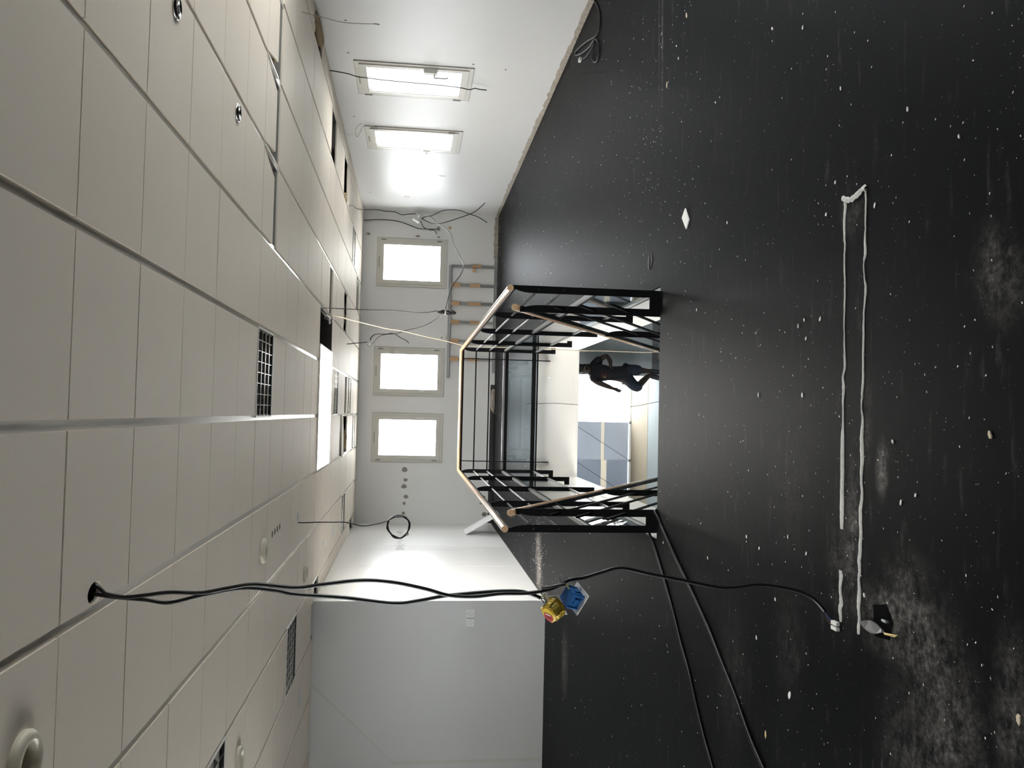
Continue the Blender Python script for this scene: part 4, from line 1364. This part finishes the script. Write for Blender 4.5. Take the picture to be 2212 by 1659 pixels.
GA = [(0.813, 2.878, 0.0199), (0.770, 2.876, 0.0198), (0.725, 2.882, 0.0166), (0.665, 2.879, 0.0132), (0.631, 2.874, 0.0099), (0.600, 2.878, 0.0099), (0.551, 2.877, 0.0099), (0.501, 2.873, 0.0099), (0.437, 2.873, 0.0099), (0.359, 2.877, 0.0075), (0.309, 2.873, 0.006), (0.235, 2.871, 0.0131), (0.198, 2.868, 0.0163), (0.162, 2.881, 0.0132), (0.125, 2.876, 0.0197), (0.082, 2.879, 0.0132), (0.033, 2.877, 0.0098), (-0.010, 2.878, 0.0131), (-0.059, 2.881, 0.0263), (-0.132, 2.882, 0.0296), (-0.193, 2.881, 0.0295), (-0.254, 2.882, 0.0295), (-0.315, 2.882, 0.0328), (-0.370, 2.882, 0.0262), (-0.383, 2.880, 0.0229)]
GB = [(-0.530, 2.888, 0.0197), (-0.545, 2.883, 0.0295), (-0.563, 2.885, 0.0262), (-0.589, 2.889, 0.0197), (-0.615, 2.886, 0.0197), (-0.645, 2.880, 0.0294), (-0.668, 2.889, 0.0262), (-0.692, 2.885, 0.0229), (-0.712, 2.883, 0.0131)]
GC = [(0.808, 2.738, 0.0121), (0.766, 2.735, 0.0090), (0.723, 2.737, 0.0090), (0.673, 2.736, 0.0075), (0.636, 2.739, 0.0121), (0.580, 2.737, 0.0180), (0.556, 2.745, 0.0060), (0.534, 2.746, 0.0061), (0.496, 2.739, 0.0060), (0.459, 2.732, 0.0150), (0.425, 2.736, 0.0120), (0.373, 2.742, 0.0090), (0.285, 2.743, 0.0120), (0.203, 2.745, 0.0120), (0.145, 2.745, 0.0150), (0.098, 2.749, 0.0121), (0.051, 2.752, 0.0060), (0.004, 2.745, 0.0150), (-0.055, 2.751, 0.0241), (-0.125, 2.747, 0.0270), (-0.195, 2.751, 0.0150), (-0.253, 2.745, 0.0180), (-0.301, 2.756, 0.0241), (-0.378, 2.752, 0.0210), (-0.439, 2.756, 0.0241), (-0.477, 2.762, 0.0242), (-0.508, 2.757, 0.0181), (-0.536, 2.762, 0.0151), (-0.566, 2.759, 0.0211), (-0.601, 2.760, 0.0271), (-0.633, 2.762, 0.0211), (-0.663, 2.756, 0.0150), (-0.700, 2.761, 0.0211), (-0.724, 2.759, 0.0150)]
bead('glue_bead', GA, 'long white glue bead on the floor on the side facing the stairs')
bead('glue_bead', GB, 'short white glue bead on the floor beside the cable connector')
bead('glue_bead', GC, 'full-length white glue bead on the floor, the one farther from the stairs')
mb = MB()
GE = spline([(0.812, 2.890, 0), (0.800, 2.862, 0), (0.795, 2.835, 0), (0.799, 2.805, 0), (0.806, 2.775, 0), (0.813, 2.75, 0), (0.806, 2.732, 0)], 5)
vs, fs = [], []
for i, p in enumerate(GE):
    w = 0.021 + 0.016 * mnoise.noise(Vector((p.y * 60, 1, 0)))
    vs += [(p.x - w / 2, p.y, 0.0004), (p.x - w * .25, p.y, 0.009), (p.x + w * .25, p.y, 0.008), (p.x + w / 2, p.y, 0.0004)]
for i in range(len(GE) - 1):
    for k in range(3):
        fs.append((i * 4 + k, i * 4 + k + 1, i * 4 + k + 5, i * 4 + k + 4))
mb.add(vs, fs)
tag(mb.build('glue_bead', 'glue_white', None, True), 'thick lumpy white glue bead closing the end of the two long lines', 'glue line', 'white glue beads on the floor')

# floor outlet with its bent grey lid
t = thing('floor_outlet', 'open floor outlet with a bent grey metal lid in a patch of dust', 'floor outlet', None, (-0.655, 2.60, 0))
MB().add([(-0.05, 0.06, 0.0008), (0.05, 0.07, 0.0008), (0.07, -0.01, 0.0008), (0.02, -0.05, 0.0008), (-0.04, -0.03, 0.0008)], [(0, 1, 2, 3, 4)]).build('pit', 'pit_black', t)
lidp = []
for k in range(9):
    a = k / 8
    lidp.append((0.0 - 0.02 + 0.018 * math.sin(a * PI), 0.135 - a * 0.14, 0.004))
for k in range(9):
    a = 1 - k / 8
    lidp.append((0.0 - 0.02 - 0.020 * math.sin(a * PI), 0.135 - a * 0.14, 0.012))
MB().prism(lidp, (0, 0, 0.003)).build('lid', 'lid_grey', t)
MB().tube([(0.012, -0.01, 0.002), (0.022, -0.02, 0.022), (0.018, -0.028, 0.004)], 0.004, 6).build('hinge', 'stud_metal', t, True)
MB().add([(-0.030, 0.0, 0.0015), (-0.022, 0.0, 0.006), (-0.012, -0.075, 0.0015), (-0.022, -0.06, 0.004)], [(0, 1, 2, 3)]).build('torn_edge', 'chip_yellow', t)

# white lozenge, chips and flecks
tag(MB().prism([(1.167, 4.748, 0.001), (1.211, 4.691, 0.001), (1.130, 4.622, 0.001), (1.085, 4.669, 0.001)], (0, 0, 0.006)).build('white_plate', 'plastic_white'), 'flat white square plate lying on the floor before the stairs', 'plate')
BIG = [('tan', 2.363, 4.733), ('w', 2.262, 4.92), ('w', 2.167, 4.876), ('tan2', 2.093, 5.104), ('w', 1.66, 4.229), ('w', 0.981, 4.038), ('w', 0.825, 2.233), ('w', 0.736, 2.677), ('w', 0.888, 2.949), ('w', 0.783, 3.017), ('w', 1.599, 3.228), ('w', 1.731, 3.525), ('w', 0.997, 2.489), ('w', 1.228, 2.915), ('w', 0.112, 3.626), ('w', 0.401, 3.187), ('w', 0.39, 3.056), ('w', 0.326, 3.172), ('w', 0.382, 3.24), ('tan3', -0.026, 2.099), ('w', -0.059, 2.56), ('w', -0.218, 2.434), ('w', -0.249, 2.512), ('w', 0.102, 3.198), ('w', 0.597, 4.477), ('wbig', -1.1, 3.282), ('yel', -1.339, 3.506), ('w', -0.751, 3.427), ('w', -0.961, 3.615), ('w', -0.565, 3.598), ('w', -0.757, 5.025), ('w', -0.514, 3.15), ('w', -0.535, 3.742), ('w', -0.472, 3.313), ('w', -0.584, 2.724), ('tan4', -0.736, 1.99), ('w', -0.718, 4.247)]
LABC = {'tan': 'tan wood chip on the floor at the window side of the room', 'tan2': 'pale crumpled chip on the floor short of the railing corner', 'tan3': 'bent tan paper scrap on the bare near floor', 'tan4': 'thin tan splinter at the very edge of the picture', 'yel': 'yellowish chip between the floor cables and the picture edge', 'wbig': 'largest white flake on the floor beside the black cables'}
WLAB = iter(['white chip next to the tan wood chip, nearer the picture edge', 'white chip next to the tan wood chip, farther from the picture edge', 'slim white chip between the tan wood chip and the square plate', 'slim white chip just past the square white plate towards the glue lines', 'white chip on the bare black floor far past the glue beads', 'white oblong chip right beside the lumpy end of the glue lines', 'small white chip at the stair side of the lumpy glue end', 'white splinter at the stair side of the glue corner', 'small white chip midway along the picture edge by the window side', 'white chip near the window-side picture edge, closer to the stairs', 'white speck chip alone beyond the lumpy glue end', 'faint white chip between the window-side edge and the lumpy glue end', 'oblong white chip halfway between stairs and glue lines, in line with the person', 'rounded white chip, one of a cluster of four beside the long glue bead', 'white chip of the cluster of four, closest to the glue bead', 'narrow white chip below the cluster beside the long glue bead', 'white chip of the cluster of four, closest to the stairs', 'white chip just past the thick part of the farther glue bead', 'long white splinter between the dust patch and the farther glue bead end', 'rounded white chip beside the long splinter near the farther glue bead', 'small white chip close to the stair-side glue bead at mid length', 'square white chip on the floor just in front of the stair edge', 'white crumb on the floor beside the bend of the hanging cable', 'white crumb between the hanging cable and the largest flake', 'yellowish-white chip between the floor cables and the hanging cable', 'white crumb lying beside the two floor cables near the stair post', 'white crumb between the hanging cable and the end of the long glue bead', 'small white crumb near the floor cables on the stair side of the hanging cable', 'white crumb halfway between the stair post and the gap in the glue bead', "white splinter between the two glue beads' ends by the floor outlet", "white crumb between the two floor cables and the stairs' near edge"])
rc = random.Random(11)
for kind, x, y in BIG:
    L_ = {'w': 0.0085, 'tan': 0.020, 'tan2': 0.018, 'tan3': 0.013, 'tan4': 0.015, 'yel': 0.017, 'wbig': 0.017}[kind] * rc.uniform(0.8, 1.25)
    W_ = L_ * rc.uniform(0.3, 0.55)
    a = rc.uniform(-0.5, 0.5)
    c, s = math.cos(a), math.sin(a)
    out = [(-1, -.2), (-.4, -1), (.6, -.8), (1, .1), (.3, .9), (-.6, .8)]
    poly = [(x + (p * L_ * c - q * W_ * s) * rc.uniform(.75, 1.1), y + (p * L_ * s + q * W_ * c) * rc.uniform(.75, 1.1), 0.0005) for p, q in out]
    m_ = 'chip_white' if kind in ('w', 'wbig') else ('chip_yellow' if kind == 'yel' else 'chip_tan')
    o = MB().prism(poly, (0, 0, 0.0035)).build('floor_chip', m_)
    tag(o, LABC[kind] if kind in LABC else next(WLAB), 'chip', 'paint chips on the floor')

rf = random.Random(5)
deb = MB()


def fleck(x, y, L_, W_, a):
    c, s = math.cos(a), math.sin(a)
    q = [(-1, -.6), (.8, -1), (1, .7), (-.7, 1)]
    deb.add([(x + p * L_ * c - w * W_ * s, y + p * L_ * s + w * W_ * c, 0.0003) for p, w in q] + [(x, y, 0.0003 + W_ * .8)], [(0, 1, 4), (1, 2, 4), (2, 3, 4), (3, 0, 4)])


def free(x, y):
    return not (HX0 - .02 < x < HX1 + .02 and HY0 - .02 < y < HY1 + .02) and (x > XL + .02 or y < YJ - .02) and XFAR + .1 < x < XR - .03


for k in range(3200):
    y = 1.9 + 13.9 * rf.random() ** 1.5
    x = rf.uniform(-0.56 * y - .2, 0.52 * y + .2)
    if not free(x, y):
        continue
    L_ = rf.choice([0.0008, 0.0010, 0.0013, 0.0018, 0.0034]) * (0.8 + y * 0.13)
    fleck(x, y, L_, L_ * rf.uniform(.3, .7), rf.gauss(0, .7))
for k in range(700):      # drifts: right-hand side of the stairs, plaster streak at the corner, foot of the end wall
    g = rf.random()
    if g < .35:
        x, y = rf.gauss(-1.7, .22), rf.gauss(9.95, .3)
    elif g < .6:
        x, y = rf.gauss(1.9, .6), rf.gauss(5.4, .5)
    elif g < .8:
        x, y = rf.uniform(2.2, 3.7), 15.9 - abs(rf.gauss(0, .25))
    else:
        x, y = rf.gauss(-.3, .6), rf.gauss(2.9, .6)
    if not free(x, y) or y > 15.9 or y < 1.8:
        continue
    L_ = rf.uniform(.0012, .003) * (0.8 + y * 0.13)
    fleck(x, y, L_, L_ * rf.uniform(.3, .8), rf.gauss(0, .8))
tag(deb.build('floor_debris', 'chip_white'), 'fine white plaster flecks scattered over the black floor', 'debris', kind='stuff')
# dark plug hole with flap left of the railing and long pale floor seam
t = thing('floor_box_cover', 'dark round floor box cover beside the railing end', 'floor box', None, (1.03, 5.42, 0))
MB().lathe((0, 0, 0), [(0.001, 0.004), (0.055, 0.004), (0.06, 0.0)], 20).build('lid', 'dark_cup', t)
MB().box(-0.05, 0.05, -0.004, 0.004, 0.004, 0.008).build('flap_hinge', 'black_trim', t)

# ------------------------------------------------------------------ the person on the lower floor
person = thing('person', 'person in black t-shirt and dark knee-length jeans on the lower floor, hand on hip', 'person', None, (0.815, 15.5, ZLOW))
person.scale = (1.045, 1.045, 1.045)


def skin_obj(name, verts, edges, mname, root=0, parent=None, sub=2):
    me = bpy.data.meshes.new(name)
    me.from_pydata([Vector(v[0]) - Vector((0.78, 14.85, -3.0)) for v in verts], edges, [])
    me.materials.append(MATS[mname])
    o = bpy.data.objects.new(name, me)
    COL.objects.link(o)
    if parent is not None:
        o.parent = parent
    md = o.modifiers.new('skin', 'SKIN')
    md.use_smooth_shade = True
    if not me.skin_vertices:
        bpy.context.view_layer.objects.active = o
    sv = me.skin_vertices[0].data
    for i, v in enumerate(verts):
        r = v[1]
        sv[i].radius = (r, r) if not isinstance(r, tuple) else r
        sv[i].use_root = (i == root)
    ss = o.modifiers.new('sub', 'SUBSURF')
    ss.levels = sub
    ss.render_levels = sub
    return o


Yp = 14.85
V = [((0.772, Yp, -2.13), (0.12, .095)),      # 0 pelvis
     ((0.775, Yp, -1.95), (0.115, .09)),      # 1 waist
     ((0.785, Yp - .01, -1.76), (0.135, .10)),  # 2 chest
     ((0.800, Yp, -1.65), (0.07, .065)),      # 3 neck base
     ((0.815, Yp - .015, -1.585), (0.05, .05)),  # 4 neck
     ((0.835, Yp - .03, -1.52), (0.072, .08)),  # 5 face
     ((0.850, Yp - .02, -1.44), (0.078, .088)),  # 6 crown
     ((0.925, Yp + .02, -1.66), .062),        # 7 shoulder R
     ((1.02, Yp + .06, -1.80), .056),         # 8
     ((1.10, Yp + .08, -1.925), .050),        # 9 elbow R
     ((0.99, Yp - .03, -1.965), .043),        # 10
     ((0.895, Yp - .10, -1.955), .028),       # 11 wrist R
     ((0.655, Yp - .04, -1.655), .060),       # 12 shoulder L
     ((0.595, Yp - .10, -1.75), .055),
     ((0.555, Yp - .16, -1.835), .048),       # 14 elbow L
     ((0.52, Yp - .25, -1.90), .042),
     ((0.49, Yp - .31, -1.965), .025),        # 16 wrist L
     ((0.845, Yp + .02, -2.20), .085),        # 17 hip R
     ((0.850, Yp + .02, -2.40), .068),        # 18 knee R
     ((0.842, Yp + .05, -2.55), .066),        # 19 calf
     ((0.832, Yp + .08, -2.70), .046),        # 20 ankle R
     ((0.690, Yp - .04, -2.20), .085),        # 21 hip L
     ((0.60, Yp - .14, -2.30), .075),
     ((0.515, Yp - .22, -2.40), .062),        # 23 knee L
     ((0.63, Yp - .12, -2.53), .066),         # 24 calf
     ((0.755, Yp - .02, -2.68), .046),        # 25 ankle L
     ((0.838, Yp + .07, -2.80), .040), ((0.745, Yp - .01, -2.79), .040)]
E_ = [(0, 1), (1, 2), (2, 3), (3, 4), (4, 5), (5, 6), (2, 7), (7, 8), (8, 9), (9, 10), (10, 11), (2, 12), (12, 13), (13, 14), (14, 15), (15, 16), (0, 17), (17, 18), (18, 19), (19, 20), (0, 21), (21, 22), (22, 23), (23, 24), (24, 25), (20, 26), (25, 27)]
# hands with five fingers each, growing out of the wrists
def hand(wr, palm, tips):
    i0 = len(V)
    V.append((palm, (.034, .020)))
    E_.append((wr, i0))
    for base, midp, tip in tips:
        k = len(V)
        V.extend([(base, .0105), (midp, .009), (tip, .0075)])
        E_.extend([(i0, k), (k, k + 1), (k + 1, k + 2)])


hand(11, (0.868, Yp - .115, -1.955), [((0.838, Yp - .115, -1.935), (0.815, Yp - .11, -1.93), (0.796, Yp - .10, -1.935)), ((0.836, Yp - .12, -1.953), (0.808, Yp - .115, -1.953), (0.788, Yp - .105, -1.957)), ((0.838, Yp - .12, -1.972), (0.812, Yp - .118, -1.976), (0.793, Yp - .108, -1.98)), ((0.843, Yp - .118, -1.99), (0.822, Yp - .116, -1.998), (0.806, Yp - .11, -2.003)), ((0.872, Yp - .10, -1.925), (0.862, Yp - .09, -1.905), (0.85, Yp - .08, -1.892))])
hand(16, (0.468, Yp - .335, -2.003), [((0.442, Yp - .35, -2.022), (0.432, Yp - .36, -2.055), (0.440, Yp - .36, -2.085)), ((0.453, Yp - .352, -2.034), (0.446, Yp - .362, -2.068), (0.456, Yp - .36, -2.10)), ((0.468, Yp - .35, -2.04), (0.463, Yp - .358, -2.073), (0.472, Yp - .355, -2.102)), ((0.482, Yp - .346, -2.036), (0.480, Yp - .352, -2.064), (0.488, Yp - .35, -2.088)), ((0.497, Yp - .33, -2.005), (0.507, Yp - .325, -2.028), (0.508, Yp - .325, -2.05))])
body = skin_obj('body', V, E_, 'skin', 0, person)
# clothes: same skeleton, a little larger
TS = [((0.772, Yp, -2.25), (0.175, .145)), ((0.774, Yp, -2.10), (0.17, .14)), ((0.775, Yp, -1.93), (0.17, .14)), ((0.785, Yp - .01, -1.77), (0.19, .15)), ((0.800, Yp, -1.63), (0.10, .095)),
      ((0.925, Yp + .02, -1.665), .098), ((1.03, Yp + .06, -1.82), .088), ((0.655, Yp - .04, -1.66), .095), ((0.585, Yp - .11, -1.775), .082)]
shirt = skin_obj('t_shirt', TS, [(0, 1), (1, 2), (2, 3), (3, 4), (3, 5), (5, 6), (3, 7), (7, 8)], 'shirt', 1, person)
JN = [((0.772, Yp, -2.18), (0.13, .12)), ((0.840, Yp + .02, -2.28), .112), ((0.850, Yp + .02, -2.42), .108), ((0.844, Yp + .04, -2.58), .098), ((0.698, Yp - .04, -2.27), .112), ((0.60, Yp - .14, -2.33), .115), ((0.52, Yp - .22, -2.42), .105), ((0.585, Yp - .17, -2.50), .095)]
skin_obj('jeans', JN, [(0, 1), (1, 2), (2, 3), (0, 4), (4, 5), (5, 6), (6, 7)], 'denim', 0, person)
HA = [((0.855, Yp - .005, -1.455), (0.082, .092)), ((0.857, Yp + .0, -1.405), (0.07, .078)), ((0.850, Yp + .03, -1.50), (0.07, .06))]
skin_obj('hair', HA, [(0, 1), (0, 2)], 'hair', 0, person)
P0 = Vector((0.78, 14.85, -3.0))


def blob(c, s, nm, m_, parent, rot=(0, 0, 0)):
    bm = bmesh.new()
    bmesh.ops.create_uvsphere(bm, u_segments=12, v_segments=8, radius=1)
    for v in bm.verts:
        v.co = Vector((v.co.x * s[0], v.co.y * s[1], v.co.z * s[2]))
    me = bpy.data.meshes.new(nm)
    bm.to_mesh(me)
    bm.free()
    me.materials.append(MATS[m_])
    for p in me.polygons:
        p.use_smooth = True
    o = bpy.data.objects.new(nm, me)
    COL.objects.link(o)
    o.parent = parent
    o.location = Vector(c) - P0
    o.rotation_euler = rot
    return o


# face: brow, nose, mouth, ears, eyes (head turned a little towards the light)
blob((0.815, Yp - .112, -1.515), (.012, .018, .020), 'nose', 'skin', body)
blob((0.815, Yp - .100, -1.552), (.024, .010, .008), 'mouth', 'skin', body)
for sx in (-1, 1):
    blob((0.828 + sx * .027, Yp - .098, -1.488), (.010, .008, .006), 'eye', 'hinge_grey', body)
    blob((0.845 + sx * .076, Yp - .02, -1.50), (.010, .020, .030), 'ear', 'skin', body)
# shirt print
for k, (x, z, w, h, m_) in enumerate(((0.735, -1.80, .085, .03, 'print_red'), (0.70, -1.84, .05, .05, 'print_tan'), (0.755, -1.86, .06, .022, 'print_red'), (0.72, -1.90, .05, .02, 'print_red'))):
    o = MB().box(x - w / 2 - P0.x, x + w / 2 - P0.x, -0.158, -0.145, z - h / 2 - P0.z, z + h / 2 - P0.z).build('shirt_print', m_, shirt)
# shoes
for (a, b, c, nm) in (((0.842, Yp + .09, -2.70), (0.830, Yp + .05, -2.83), (0.812, Yp - .02, -2.93), 'shoe'), ((0.752, Yp + .01, -2.70), (0.715, Yp - .06, -2.85), (0.68, Yp - .16, -2.945), 'shoe')):
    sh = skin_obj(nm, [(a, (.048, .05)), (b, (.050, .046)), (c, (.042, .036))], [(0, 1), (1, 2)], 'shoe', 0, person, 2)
    d = (Vector(c) - Vector(a)).normalized()
    nrm = Vector((0, d.z, -d.y)).normalized()
    if nrm.z > 0:
        nrm = -nrm
    pts = [Vector(a) + nrm * .045 - P0, Vector(b) + nrm * .046 - P0, Vector(c) + nrm * .032 - P0]
    MB().tube(pts, [.028, .034, .022], 8).build('sole', 'shoe_sole', sh, True)
